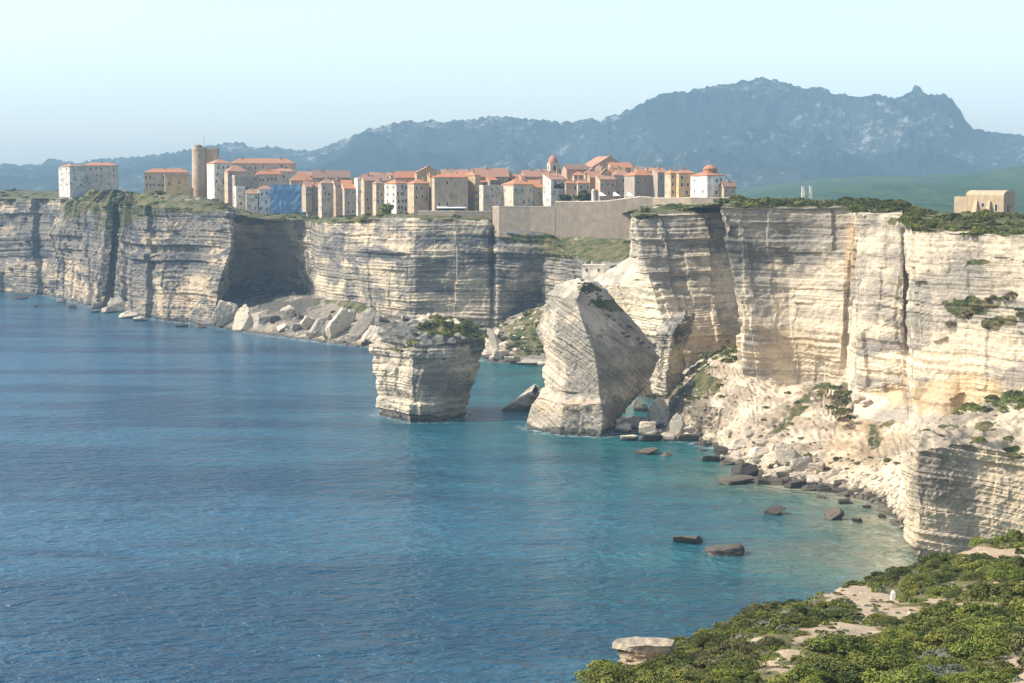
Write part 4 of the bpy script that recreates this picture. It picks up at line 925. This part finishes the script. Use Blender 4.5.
b = MB(); b.lathe([(1.08, 5.003), (1.0, 5.5), (.4, 6.1)], 0, 0, 16); b.build('cap', WM['pale'], root)
# white terrace house on the ledge
c = P(593, 274, 800); root = empty('terrace_house', c, R(-6)); tag(root, 'flat white building on the cliff ledge between the leaning rock and the rampart', 'house')
b = MB(); b.box(-4.6, 4.6, 0, 6, -5, 3.6); b.build('wall', WM['white'], root)
b = MB(); b.box(-5, 5, -.4, 6.3, 3.604, 3.95); b.build('roof', WM['white'], root)
b = MB(); b.box(-1.0, -.5, 3, 3.6, 3.95, 5.2); b.build('chimney', WM['white'], root)
for x in (-2.6, 2.4): put_window(root, WINS[0], (x, -.002, 1.6), 0)

# vaulted chapel on the right
Yq = 622; c = P(1003.5, 212, Yq); root = empty('chapel', c, 0); bq = R(40)
tag(root, 'sandy barrel vaulted chapel with sloping buttresses on the clifftop scrub', 'chapel')
root.rotation_euler = (0, 0, -bq)                      # local -y = long wall, +x end wall
sand_w = wallmat('chapel_plaster', (.50, .39, .25)); L_, D_, Hs, Hv = 13.4, 8.6, 5.4, 1.6
def vault(x0, x1, D, y0, Hs, Hv, nm, m):
    b = MB(); prof = [(y0, -3), (y0, Hs)]+[(y0+D/2-D/2*math.cos(math.pi*k/14), Hs+Hv*math.sin(math.pi*k/14)) for k in range(1, 14)]+[(y0+D, Hs), (y0+D, -3)]
    b.prism([(x0, y, z) for y, z in prof], [(x1, y, z) for y, z in prof]); return b.build(nm, m, root)
vault(-L_, 0, D_, 0, Hs, Hv, 'wall', sand_w)
b = MB(); b.box(-L_-4.6, -L_-.003, .8, 6.4, -3, 4.9); b.build('annex', sand_w, root)
for x in (-9.6, -5.0):
    b = MB(); b.prism([(x-1.1, -2.6, -2), (x+1.1, -2.6, -2), (x+1.1, -.004, -2), (x-1.1, -.004, -2)], [(x-.4, -.35, 3.6), (x+.4, -.35, 3.6), (x+.4, -.004, 3.6), (x-.4, -.004, 3.6)]); b.build('buttress', sand_w, root)
for x, z, w_, h_ in ((-7.3, 2.2, 1, 1.3), (-2.6, 1.4, .9, 2.2)): put_window(root, win_mesh(w_, h_, GL), (x, -.002, z), 0)
b = MB(); b.box(.004, .1, 2.6, 3.8, -.1, 2.3); b.build('door', SH[2], root)
put_window(root, win_mesh(1.2, 1.3, GL), (.002, 5.2, 1.6), math.pi/2)
for px, lab in ((803, 'left of two small white marker pillars on the plateau scrub'), (810.5, 'right of two small white marker pillars on the plateau scrub')):
    c = P(px, 196, 760); root = empty('marker_pillar', c); tag(root, lab, 'pillar', 'white pillars on the plateau')
    b = MB(); b.prism([(-.6, -.6, -1), (.6, -.6, -1), (.6, .6, -1), (-.6, .6, -1)], [(-.5, -.5, 3.6), (.5, -.5, 3.6), (.5, .5, 3.6), (-.5, .5, 3.6)]); b.build('shaft', WM['white'], root)
    b = MB(); b.box(-.65, .65, -.65, .65, 3.603, 3.9); b.build('cap', WM['white'], root)

# ------------------------------------------------------------------ boulders, sea rocks, rubble
BO = []   # px, py(centre), w, h, kind, sea?, tilt, zone
def zone(name, group, items):
    items = sorted(items, key=lambda q: q[0]); n = len(items)
    for i, (px, py, w, h, kd, sea, tilt) in enumerate(items):
        sz = 'big' if w*h > 260 else 'small' if w*h < 70 else ''
        tn = 'pale' if kd == 'bpale' else 'dark'
        lab = f"{sz} {tn} {'rock in the water' if sea else 'boulder'} {name}, {from_left(i)}".strip()
        if len(lab.split()) > 16: print('LONG', lab)
        boulder(px, py, w, h, kd, lab, group, sea, tilt)
zone('before the near bluff', 'rocks standing in the cove', [(690, 539, 30, 9, 'bdark', 1, 0), (729, 548, 38, 14, 'bdark', 1, 0), (777, 510, 22, 10, 'bdark', 1, 0), (836, 514, 20, 14, 'bdark', 1, 0), (858, 520, 10, 6, 'bdark', 1, 0), (881, 516, 9, 6, 'bdark', 1, 0), (845, 502, 13, 5, 'bdark', 1, 0), (866, 506, 9, 4, 'bdark', 1, 0), (897, 522, 6, 5, 'bdark', 1, 0), (821, 497, 9, 4, 'bdark', 1, 0)])
zone('off the leaning rock', 'rocks standing off the leaning rock', [(649, 451, 24, 7, 'bdark', 1, 0), (667, 454, 10, 5, 'bdark', 1, 0), (702, 450, 10, 3, 'bdark', 1, 0)])
zone('off the far headland', 'rocks off the far headland', [(20, 297, 13, 5, 'bdark', 1, 0), (11, 291, 7, 3, 'bdark', 1, 0), (36, 306, 5, 2, 'bdark', 1, 0), (72, 307, 7, 4, 'bdark', 1, 0), (62, 300, 9, 6, 'bpale', 1, 0), (94, 311, 10, 4, 'bdark', 1, 0), (180, 325, 12, 4, 'bdark', 1, 0), (200, 326, 10, 4, 'bdark', 1, 0)])
zone('below the far headland cliff', 'boulders at the far headland', [(117, 303, 16, 24, 'bpale', 1, 15), (108, 309, 12, 10, 'bpale', 1, 0), (128, 314, 16, 10, 'bpale', 1, 0), (152, 312, 7, 14, 'bdark', 1, 0), (140, 318, 12, 7, 'bpale', 1, 0), (97, 306, 9, 7, 'bpale', 1, 0)])
zone('right of the leaning rock', 'boulders beside the leaning rock', [(622, 428, 16, 16, 'bpale', 0, 0), (634, 421, 20, 18, 'bpale', 0, 0), (646, 430, 16, 14, 'bpale', 0, 0), (660, 411, 22, 40, 'bpale', 0, -24), (676, 424, 18, 24, 'bpale', 0, 20), (640, 407, 14, 20, 'bpale', 0, -20), (652, 438, 20, 8, 'bdark', 1, 0), (668, 437, 18, 10, 'bpale', 1, 0), (690, 437, 26, 10, 'bdark', 1, 0), (705, 434, 18, 9, 'bpale', 1, 0), (630, 438, 16, 7, 'bpale', 1, 0), (618, 412, 12, 14, 'bpale', 0, 0), (655, 424, 12, 12, 'bpale', 0, 0), (687, 428, 12, 9, 'bpale', 0, 0), (715, 440, 14, 8, 'bdark', 1, 0)])
zone('heaped below the white scree', 'boulders below the white scree', [(739, 441, 18, 14, 'bpale', 0, 0), (757, 450, 18, 14, 'bpale', 0, 0), (771, 459, 17, 14, 'bpale', 0, 0), (786, 453, 28, 22, 'bpale', 0, 15), (801, 463, 22, 18, 'bpale', 0, -30), (735, 455, 14, 10, 'bpale', 0, 0), (750, 466, 16, 10, 'bpale', 0, 0), (820, 466, 18, 12, 'bpale', 0, 0), (763, 440, 13, 10, 'bpale', 0, 0), (748, 432, 11, 9, 'bpale', 0, 0), (781, 471, 16, 10, 'bpale', 0, 0), (728, 431, 10, 8, 'bpale', 0, 0), (812, 478, 14, 8, 'bpale', 0, 0), (838, 480, 12, 8, 'bpale', 0, 0), (768, 474, 12, 8, 'bpale', 0, 0), (776, 446, 10, 9, 'bpale', 0, 0), (833, 470, 9, 7, 'bpale', 0, 0), (797, 474, 11, 8, 'bpale', 0, 0), (755, 459, 9, 7, 'bpale', 0, 0)])
zone('by the white scree', 'dark boulders along the waterline', [(722, 451, 22, 12, 'bdark', 1, 0), (713, 458, 20, 8, 'bdark', 1, 0), (745, 468, 24, 20, 'bdark', 1, 0), (737, 480, 34, 8, 'bdark', 1, 0), (762, 480, 18, 11, 'bdark', 1, 0), (777, 481, 20, 10, 'bdark', 1, 0), (795, 484, 18, 9, 'bdark', 1, 0), (812, 487, 18, 8, 'bdark', 1, 0), (826, 488, 14, 9, 'bdark', 1, 0), (842, 490, 16, 8, 'bdark', 1, 0), (858, 492, 10, 7, 'bdark', 1, 0), (727, 462, 12, 7, 'bdark', 1, 0), (756, 471, 12, 8, 'bdark', 1, 0), (704, 444, 12, 6, 'bdark', 1, 0), (870, 497, 9, 5, 'bdark', 1, 0)])
zone('below the shaded bay', 'slabs under the shaded bay', [(224, 315, 20, 30, 'bpale', 0, 26), (243, 318, 22, 30, 'bpale', 0, 30), (260, 318, 16, 14, 'bpale', 0, 0), (285, 311, 15, 18, 'bpale', 0, 10), (268, 330, 14, 6, 'bdark', 1, 0), (282, 326, 12, 8, 'bpale', 0, 0), (297, 325, 12, 8, 'bpale', 0, 0), (250, 328, 12, 7, 'bdark', 1, 0), (308, 322, 14, 14, 'bpale', 0, 25), (300, 314, 8, 8, 'bdark', 0, 0), (274, 318, 10, 8, 'bdark', 0, 0)])
zone('below the middle cliff', 'slabs under the middle cliff', [(321, 322, 13, 32, 'bpale', 0, 32), (337, 324, 17, 34, 'bpale', 0, 34), (332, 337, 14, 8, 'bdark', 1, 0), (350, 336, 14, 12, 'bpale', 0, 20), (361, 323, 17, 36, 'bpale', 0, 42), (378, 331, 18, 26, 'bpale', 0, 35), (328, 330, 12, 22, 'bpale', 0, 30), (352, 331, 12, 24, 'bpale', 0, 36), (393, 332, 12, 20, 'bpale', 0, 28), (350, 316, 8, 18, 'bpale', 0, 25), (391, 339, 14, 12, 'bpale', 0, 0), (370, 344, 16, 7, 'bdark', 1, 0), (345, 342, 12, 6, 'bdark', 1, 0), (385, 346, 12, 6, 'bdark', 1, 0), (312, 333, 12, 8, 'bpale', 0, 0), (366, 336, 10, 9, 'bpale', 0, 0), (381, 318, 9, 8, 'bdark', 0, 0)])
zone('below the green hollow', 'boulders under the green hollow', [(491, 340, 10, 26, 'bpale', 0, -12), (487, 352, 16, 12, 'bpale', 0, 0), (500, 354, 16, 10, 'bpale', 0, 0), (503, 344, 10, 12, 'bpale', 0, 0), (512, 357, 14, 8, 'bpale', 0, 0), (530, 362, 26, 6, 'bpale', 1, 0), (545, 364, 14, 5, 'bpale', 1, 0), (496, 332, 7, 10, 'bpale', 0, 0), (516, 362, 10, 5, 'bdark', 1, 0)])
# the white chalk shoreline and the stones lying on the scree
rs = np.random.RandomState(9)
def tiny_stone():
    v = np.array([(1, 0, 0), (-1, 0, 0), (0, 1, 0), (0, -1, 0), (0, 0, 1), (0, 0, -1), (.6, .6, .5), (-.6, .6, .5), (.6, -.6, .5), (-.6, -.6, .5), (.65, .6, -.5), (-.6, .65, -.5), (.6, -.6, -.5), (-.6, -.6, -.5)], float)
    bm = bmesh.new(); [bm.verts.new(p*rs.uniform(.7, 1.15)) for p in v]; bmesh.ops.convex_hull(bm, input=list(bm.verts)); bmesh.ops.triangulate(bm, faces=bm.faces)
    bm.verts.index_update(); a = np.array([x.co[:] for x in bm.verts]); f = np.array([[q.index for q in p.verts] for p in bm.faces]); bm.free(); return a, f
TS = [tiny_stone() for _ in range(8)]
def scatter_stones(sel, n, smin, smax, name, mt):
    V, T_ = [], []; k0 = 0
    for i in rs.choice(len(sel), n):
        a, f = TS[rs.randint(8)]; s = smin+(smax-smin)*rs.rand()**3.2; th = rs.rand()*6.3
        A = a*s*np.array([1, rs.uniform(.7, 1), rs.uniform(.5, .9)]); A = np.stack([A[:, 0]*math.cos(th)-A[:, 1]*math.sin(th), A[:, 0]*math.sin(th)+A[:, 1]*math.cos(th), A[:, 2]], -1)
        V.append(A+sel[i]+rs.normal(size=3)*.25*np.array([1, 1, 0])); T_.append(f+k0); k0 += len(a)
    return tag(link(name, mesh_np(name, np.concatenate(V), None, mt, False, tris=np.concatenate(T_))), kind='stuff')
scr = [r_ for n_, r_ in RIBS if n_ == 'scree_slope']
q0 = scr[0]; k = (q0['nz'] > .15) & (q0['pos'][:, 2] > .2); scatter_stones(q0['pos'][k], 1100, .2, 1.1, 'rubble', M['talus'])
k = (q0['pos'][:, 2] > -.3) & (q0['pos'][:, 2] < 4) & (q0['px'] > 720); scatter_stones(q0['pos'][k], 500, .3, 1.3, 'rubble', M['bpale'])
k = (q0['pos'][:, 2] > -.4) & (q0['pos'][:, 2] < 1.0) & (q0['px'] > 690); scatter_stones(q0['pos'][k]+np.array([0, -1.0, 0]), 420, .3, 1.5, 'rubble', M['bdark'])
for q_ in scr[1:]:
    k = q_['pos'][:, 2] > 0; scatter_stones(q_['pos'][k], 160, .4, 1.7, 'rubble', M['bpale'])

gq = RIB['headland_ground']; k = (gq['veg'] < .45) & (gq['py'] < 690) & (gq['px'] > 560); scatter_stones(gq['pos'][k], 900, .04, .32, 'rubble', M['bpale'])
zone('under the ochre streaked cleft', 'boulders under the cleft', [(846, 389, 16, 13, 'bpale', 0, 15), (856, 397, 14, 10, 'bpale', 0, 0), (838, 386, 12, 9, 'bpale', 0, 0), (865, 401, 11, 8, 'bpale', 0, 0)])
# ------------------------------------------------------------------ vegetation
def leafmat(name, c1, c2, c3):
    m, t, b = mat(name); N = NT(t); tn = N.attr('tint'); oi = N.n('ShaderNodeObjectInfo').outputs['Random']
    c = N.mix(N.ramp(tn, .1, .9), c1, c2); c = N.mix(N.ramp(tn, .82, 1.0), c, c3)
    c = N.mix(1.0, c, N.mix(oi, (.78, .82, .78), (1.18, 1.12, 1.0)), 'MULTIPLY')
    t.links.new(c, b.inputs['Base Color']); b.inputs['Roughness'].default_value = .75; b.inputs['Specular IOR Level'].default_value = .25
    return m
LM = {'dark': leafmat('leaves_dark_green', (.030, .046, .010), (.095, .108, .024), (.2, .185, .05)),
      'green': leafmat('leaves_green', (.060, .076, .014), (.175, .178, .036), (.30, .26, .07)),
      'bright': leafmat('leaves_bright_green', (.07, .10, .014), (.19, .21, .036), (.29, .27, .07)),
      'olive': leafmat('leaves_olive', (.06, .062, .02), (.13, .125, .042), (.22, .19, .07)),
      'silver': leafmat('leaves_silver', (.10, .11, .075), (.2, .21, .155), (.32, .31, .25)),
      'brown': leafmat('leaves_brown', (.07, .045, .025), (.15, .105, .06), (.24, .18, .11))}
def leaf_cloud(seed, n, size, flat=.62, core=True):
    g = np.random.RandomState(seed); nc = g.randint(16, 26)
    u = g.rand(nc)*2*np.pi; rr = np.sqrt(g.rand(nc))*.82; zc_ = flat*np.sqrt(np.maximum(0, 1-rr**2))*g.uniform(.55, 1.08, nc)
    C_ = np.stack([rr*np.cos(u), rr*np.sin(u), zc_], -1); cr_ = g.uniform(.16, .32, nc); ct = g.rand(nc)
    w_ = g.randint(0, nc, n); dv_ = g.normal(size=(n, 3)); dv_ /= np.linalg.norm(dv_, axis=1, keepdims=True)
    dv_[:, 2] = np.abs(dv_[:, 2])*.9-.15
    p = C_[w_]+dv_*(cr_[w_]*(.55+.5*g.rand(n)**.5))[:, None]
    low_ = g.rand(n) < .22; a2 = g.rand(n)*6.283
    p[low_] = np.stack([np.cos(a2)*.93, np.sin(a2)*.93, g.rand(n)*flat*.55], -1)[low_]*g.uniform(.75, 1.05, (n, 1))[low_]
    nrm = p*np.array([.7, .7, 1.2])+np.array([0, 0, .25]); nrm /= np.linalg.norm(nrm, axis=1, keepdims=True); nrm = nrm+g.normal(size=(n, 3))*.65; nrm /= np.linalg.norm(nrm, axis=1, keepdims=True)
    t1 = np.cross(nrm, g.normal(size=(n, 3))); t1 /= np.linalg.norm(t1, axis=1, keepdims=True); t2 = np.cross(nrm, t1)
    s = (size*g.uniform(.6, 1.3, n))[:, None]
    v = np.stack([p-t1*s, p+t2*s*.5, p+t1*s, p-t2*s*.5], 1)
    tint = np.clip(.55*ct[w_]+.45*g.rand(n)+.12*g.normal(size=n)*.5, 0, 1)
    return v, tint
def cloud_mesh(name, v, tint, m):
    n = len(v); return mesh_np(name, v.reshape(-1, 3), np.arange(n*4).reshape(-1, 4), m, False, {'tint': np.repeat(tint, 4)})
LODS = []
for n, s, k in ((6500, .043, 7), (1500, .09, 5), (180, .26, 5)):
    LODS.append([leaf_cloud(500+i+n, n, s) for i in range(k)])
SM = [[cloud_mesh('shrub', v, t, LM['dark']) for v, t in L] for L in LODS]
cand = []     # (pixel radius, pos, radius, hscale, type, zone)
VR = np.random.RandomState(21)
def scatter(ribs, box, n, rmin, rmax, types, zname, nzmin=.45, vmin=0, sep=.8, sink=.1, extra=None, pw=1.5, hs=(.55, .95)):
    P_ = []
    for nm in ribs:
        for n_, q_ in RIBS:
            if n_ != nm: continue
            k = (q_['px'] > box[0]) & (q_['px'] < box[2]) & (q_['py'] > box[1]) & (q_['py'] < box[3]) & (q_['nz'] > nzmin) & (q_['v'] >= vmin)
            if extra is not None: k &= extra(q_)
            P_.append(q_['pos'][k])
    P_ = np.concatenate(P_); kept = []; rad = []
    if not len(P_): print('no candidates', zname); return
    for i in VR.permutation(len(P_))[:n*12]:
        if len(kept) >= n: break
        r = rmin+(rmax-rmin)*VR.rand()**pw; p = P_[i]
        if kept:
            K = np.array(kept); dd_ = np.linalg.norm(K[:, :2]-p[:2], axis=1)
            if (dd_ < sep*(np.array(rad)+r)*.72).any(): continue
        kept.append(p); rad.append(r)
        ty = types[VR.randint(len(types))]
        cand.append((r*F/p[1], p-np.array([0, 0, sink*r]), r, VR.uniform(*hs), ty, zname))
PB = np.array(PATHS, float)
def offpath(q_, s=1.0): 
    d_ = np.full(len(q_['px']), 9.)
    for a, b_, c_, e_ in PB: d_ = np.minimum(d_, np.hypot((q_['px']-a)/(c_*s), (q_['py']-b_)/(e_*s)))
    return d_ > 1.0
G = ['headland_ground']
inf = lambda q_: offpath(q_, 1.75) & (q_['v'] > .8) & ~((np.abs(q_['px']-889) < 22) & (q_['py'] > 590) & (q_['py'] < 622))
scatter(G, (700, 596, 800, 640), 26, .9, 1.7, ['green', 'green', 'dark', 'olive'], 'on the seaward hump of the headland', extra=inf, vmin=.8)
scatter(G, (880, 540, 1024, 600), 52, 1.3, 2.8, ['green', 'dark', 'green', 'bright', 'dark'], 'on the headland under the bluff', extra=inf)
scatter(G, (800, 610, 1024, 690), 100, 1.2, 3.0, ['dark', 'green', 'green', 'bright', 'green', 'silver', 'dark', 'bright'], 'right of the sandy path on the headland', extra=inf)
scatter(G, (600, 640, 800, 690), 70, 1.0, 2.4, ['green', 'bright', 'green', 'dark', 'olive', 'green'], 'left of the sandy path on the headland', extra=inf)
scatter(G, (700, 590, 1024, 683), 60, .2, .4, ['silver', 'olive', 'green', 'brown'], '#', extra=lambda q_: ~offpath(q_, .95) & (q_['v'] > .8))
scatter(G, (570, 600, 1024, 683), 70, .5, 1.0, ['green', 'olive', 'silver', 'bright'], 'between larger headland bushes', extra=inf, sep=.5)
scatter(G, (835, 560, 880, 590), 4, .9, 1.4, ['dark', 'green'], 'by the headland edge above the cove', extra=inf)
scatter(G, (590, 650, 700, 690), 40, .5, 1.0, ['brown', 'olive', 'green'], 'on the tip of the headland', extra=inf)
# undergrowth that nobody would count
scatter(G, (560, 540, 1024, 690), 1300, .25, .65, ['green', 'bright', 'green', 'green', 'olive', 'silver'], '#', extra=lambda q_: offpath(q_, 1.2) & (q_['v'] > .6) & ~((np.abs(q_['px']-892) < 9) & (q_['py'] > 588) & (q_['py'] < 612)), sep=.35, hs=(.6, 1.2))
scatter(G, (1024, 480, 1900, 720), 700, .8, 2.2, ['green', 'dark', 'olive', 'bright'], '#', extra=lambda q_: q_['v'] > .8, sep=.7)
BT = ['bluff']
scatter(BT, (955, 375, 1024, 415), 26, 1.2, 2.6, ['green', 'bright', 'dark'], 'on the crest of the near bluff', vmin=3.6)
scatter(BT, (905, 405, 1024, 460), 34, .5, 1.6, ['olive', 'dark', 'green', 'brown'], 'on the ledges of the near bluff', nzmin=.5)
CL = ['cliff']; TL = ['scree_slope']
scatter(CL, (740, 190, 915, 216), 300, 1.5, 4.0, ['dark', 'green', 'olive', 'dark'], 'above the right hand cliff', vmin=4.1, nzmin=.4, sep=.5)
scatter(CL, (905, 200, 1024, 238), 240, 1.2, 3.6, ['dark', 'green', 'green', 'olive', 'bright', 'dark'], 'round the vaulted chapel', vmin=4.0, nzmin=.3, sep=.5, extra=lambda q_: ~((q_['px'] > 945) & (q_['px'] < 1020) & (q_['py'] < 215)))
scatter(CL, (642, 198, 738, 217), 70, 1.6, 3.2, ['dark', 'dark', 'green'], 'below the villa wall on the cliff edge', vmin=3.95, nzmin=.15)
scatter(TL, (834, 366, 868, 404), 14, .8, 1.7, ['dark', 'olive', 'dark'], 'under the ochre streaked cleft', nzmin=-.2)
scatter(CL, (950, 295, 1024, 335), 14, .9, 2.2, ['brown', 'olive', 'dark'], 'on a ledge of the right hand cliff', nzmin=.15)
scatter(CL, (545, 232, 630, 268), 60, 1.2, 3.2, ['dark', 'green', 'dark'], 'on the green ledge under the rampart', vmin=3.9, nzmin=.3)
scatter(CL, (318, 208, 490, 226), 90, 1.2, 3.2, ['dark', 'green', 'olive'], 'under the town houses', vmin=3.9, nzmin=.3)
scatter(CL, (232, 208, 318, 224), 26, 1.2, 3.2, ['dark', 'green'], 'above the shaded bay', vmin=3.9, nzmin=.3)
scatter(CL, (66, 185, 232, 220), 110, 1.2, 3.4, ['dark', 'green', 'olive', 'brown', 'green'], 'on top of the far headland', vmin=3.8, nzmin=.3)
scatter(CL, (0, 185, 62, 205), 50, 1.5, 3.5, ['dark', 'dark', 'olive'], 'on the farthest cliff top', vmin=3.9, nzmin=.3)
SK = ['sea_stack']
scatter(SK, (380, 318, 488, 345), 50, 1.0, 2.7, ['bright', 'green', 'dark', 'green'], 'on the crown of the squat stack', nzmin=.45, extra=lambda q_: (q_['px']+1.6*(q_['py']-330) > 412))
scatter(SK, (372, 322, 488, 365), 40, .35, 1.0, ['dark', 'olive', 'brown'], 'on the shoulders of the squat stack', nzmin=.4)
scatter(SK, (575, 283, 650, 360), 36, .4, 1.1, ['dark', 'dark', 'olive'], 'on the ridge of the leaning rock', nzmin=-.2, extra=lambda q_: (np.abs((q_['py']-286)-(q_['px']-585)*1.08) < 8) & (q_['pos'][:, 1] < 640))
scatter(TL, (498, 300, 560, 358), 90, .8, 2.2, ['olive', 'green', 'dark', 'olive'], 'in the green hollow', nzmin=.2)
scatter(TL, (690, 340, 745, 362), 16, 1.2, 2.4, ['green', 'bright', 'dark'], 'behind the shaded ravine', nzmin=.2)
scatter(TL, (690, 362, 726, 400), 18, .8, 1.8, ['olive', 'green'], 'on the dark rock rib', nzmin=.2)
scatter(TL, (640, 370, 690, 410), 26, .8, 2.0, ['dark', 'dark', 'olive'], 'in the shaded ravine', nzmin=.2)
scatter(TL, (750, 370, 920, 470), 60, .4, 1.3, ['olive', 'brown', 'dark', 'olive'], 'scattered over the white scree', nzmin=.2, extra=lambda q_: fbm(q_['pos'][:, 0]*.06, q_['pos'][:, 1]*.06, 0, 2, 9) > .05)
scatter(TL, (330, 296, 400, 316), 26, .8, 2.0, ['dark', 'brown', 'green'], 'above the slabs of the middle cliff', nzmin=.2)
for px_, py_, Y_, r_, ty_ in ((836, 384, 588, 2.2, 'dark'), (842, 390, 578, 2.4, 'olive'), (847, 397, 566, 2.4, 'dark'), (840, 400, 566, 2.6, 'olive'), (834, 394, 570, 2.0, 'brown'), (846, 407, 556, 2.2, 'dark'), (838, 410, 552, 2.2, 'olive'), (850, 414, 548, 1.9, 'dark'), (843, 416, 545, 1.9, 'brown'), (832, 404, 560, 1.8, 'dark'), (849, 389, 575, 1.8, 'olive')):
    cand.append((r_*F/Y_, P(px_, py_+5, Y_-6), r_, .8, ty_, 'in the dry gully under the cleft'))
cand.sort(key=lambda q: -q[0]); solo = [q for q in cand if q[5] != '#'][:285]; ids = set(id(q) for q in solo); rest = [q for q in cand if id(q) not in ids]
TYN = {'dark': 'dark green', 'green': 'green', 'bright': 'bright green', 'olive': 'olive', 'silver': 'silvery grey', 'brown': 'brownish'}
byz = {}
for q in solo: byz.setdefault((q[5], q[4]), []).append(q)
def lod(r): return 0 if r > 15 else 1 if r > 6 else 2
for (zn, ty), L in byz.items():
    L.sort(key=lambda q: proj(q[1])[0])
    for i, (pr, p, r, hh, ty, zn) in enumerate(L):
        o = link('shrub', SM[lod(pr)][VR.randint(len(SM[lod(pr)]))]); o.location = p; o.rotation_euler = (0, 0, VR.rand()*6.28); o.scale = (r, r*VR.uniform(.85, 1.1), r*hh)
        o.material_slots[0].link = 'OBJECT'; o.material_slots[0].material = LM[ty]
        tag(o, f"{TYN[ty]} shrub {zn}, {from_left(i)}" if len(L) > 1 else f"{TYN[ty]} shrub {zn}, the only such there", 'shrub', f"shrubs {zn}")
acc = {}
for pr, p, r, hh, ty, zn in rest:
    L = LODS[1 if pr > 7 else 2]; v, tn = L[VR.randint(len(L))]; th = VR.rand()*6.283; c_, s_ = math.cos(th), math.sin(th)
    w_ = v.copy(); w_[..., 0] = (v[..., 0]*c_-v[..., 1]*s_)*r; w_[..., 1] = (v[..., 0]*s_+v[..., 1]*c_)*r; w_[..., 2] = v[..., 2]*r*hh
    acc.setdefault(ty, []).append((w_+p, tn))
V = []; Tn = []; FM = []; mats = list(LM)
for ty, L in acc.items():
    for w_, tn in L: V.append(w_); Tn.append(tn); FM.append(np.full(len(w_), mats.index(ty)))
V = np.concatenate(V); n = len(V)
me = mesh_np('undergrowth', V.reshape(-1, 3), np.arange(n*4).reshape(-1, 4), [LM[k] for k in mats], False, {'tint': np.repeat(np.concatenate(Tn), 4)}, fmat=np.concatenate(FM))
tag(link('undergrowth', me), kind='stuff')

# the green tree and the dark garden trees in front of the houses
def tree(px, py, Y, h, w, ty, label):
    c = P(px, py, Y); root = empty('tree', c); tag(root, label, 'tree')
    b = MB(); b.lathe([(.35, -3), (.28, h*.3), (.2, h*.55), (.06, h*.8)], 0, 0, 10); b.build('trunk', bark, root)
    vs, ts_ = [], []
    for k in range(5):
        v, tn = leaf_cloud(900+k+px, 420, .2, flat=.9); a = VR.rand()*6.28; rr = w*.24 if k else 0
        vs.append(v*np.array([w*.36, w*.36, h*.3])+np.array([math.cos(a)*rr, math.sin(a)*rr, h*(.22+.11*k)])); ts_.append(tn)
    link('crown', cloud_mesh('crown', np.concatenate(vs), np.concatenate(ts_), LM[ty]), root)
bark = simple('bark', (.16, .12, .09), .95, .2)
tree(384, 224, 985, 11, 9, 'bright', 'bright green tree at the cliff edge in front of the white sided house')
tree(344, 225, 1030, 5, 8, 'dark', 'low dark tree at the foot of the tall cliff edge houses')
tree(562, 206, 930, 6, 8, 'dark', 'dark tree on the bastion below the loggia house')
tree(585, 206, 925, 8, 8, 'dark', 'dark round tree on the rampart beside the white turret post')
tree(250, 222, 1095, 6, 9, 'dark', 'dark tree under the white houses left of the blue sheeting')

# ------------------------------------------------------------------ posts on the headland
c = hit(894, 597, ('headland',), 3); c = P(894, 597, 205) if c is None else c
root = empty('marker_post', c); root.scale = (.7, .7, .72); tag(root, 'short white painted marker post beside the sandy path', 'post')
b = MB(); b.prism([(-.32, -.3, -.4), (.32, -.3, -.4), (.32, .3, -.4), (-.32, .3, -.4)], [(-.27, -.25, .95), (.27, -.25, .95), (.27, .25, .95), (-.27, .25, .95)]); b.build('shaft', WM['white'], root)
b = MB(); b.prism([(-.27, -.25, .953), (.27, -.25, .953), (.27, .25, .953), (-.27, .25, .953)], [(-.1, -.08, 1.3), (.1, -.08, 1.3), (.1, .08, 1.3), (-.1, .08, 1.3)]); b.build('cap', WM['white'], root)
c = hit(813, 607, ('headland',), 3); c = P(813, 607, 185) if c is None else c
root = empty('sign_post', c); tag(root, 'thin pale wooden sign post at the headland edge', 'sign post')
wood = simple('weathered_wood', (.55, .47, .36), .9, .15); b = MB(); b.box(-.06, .06, -.06, .06, -.3, 1.0); b.build('post', wood, root)
b = MB(); b.box(-.22, .22, -.09, -.063, .62, .92); b.build('sign_plate', wood, root)
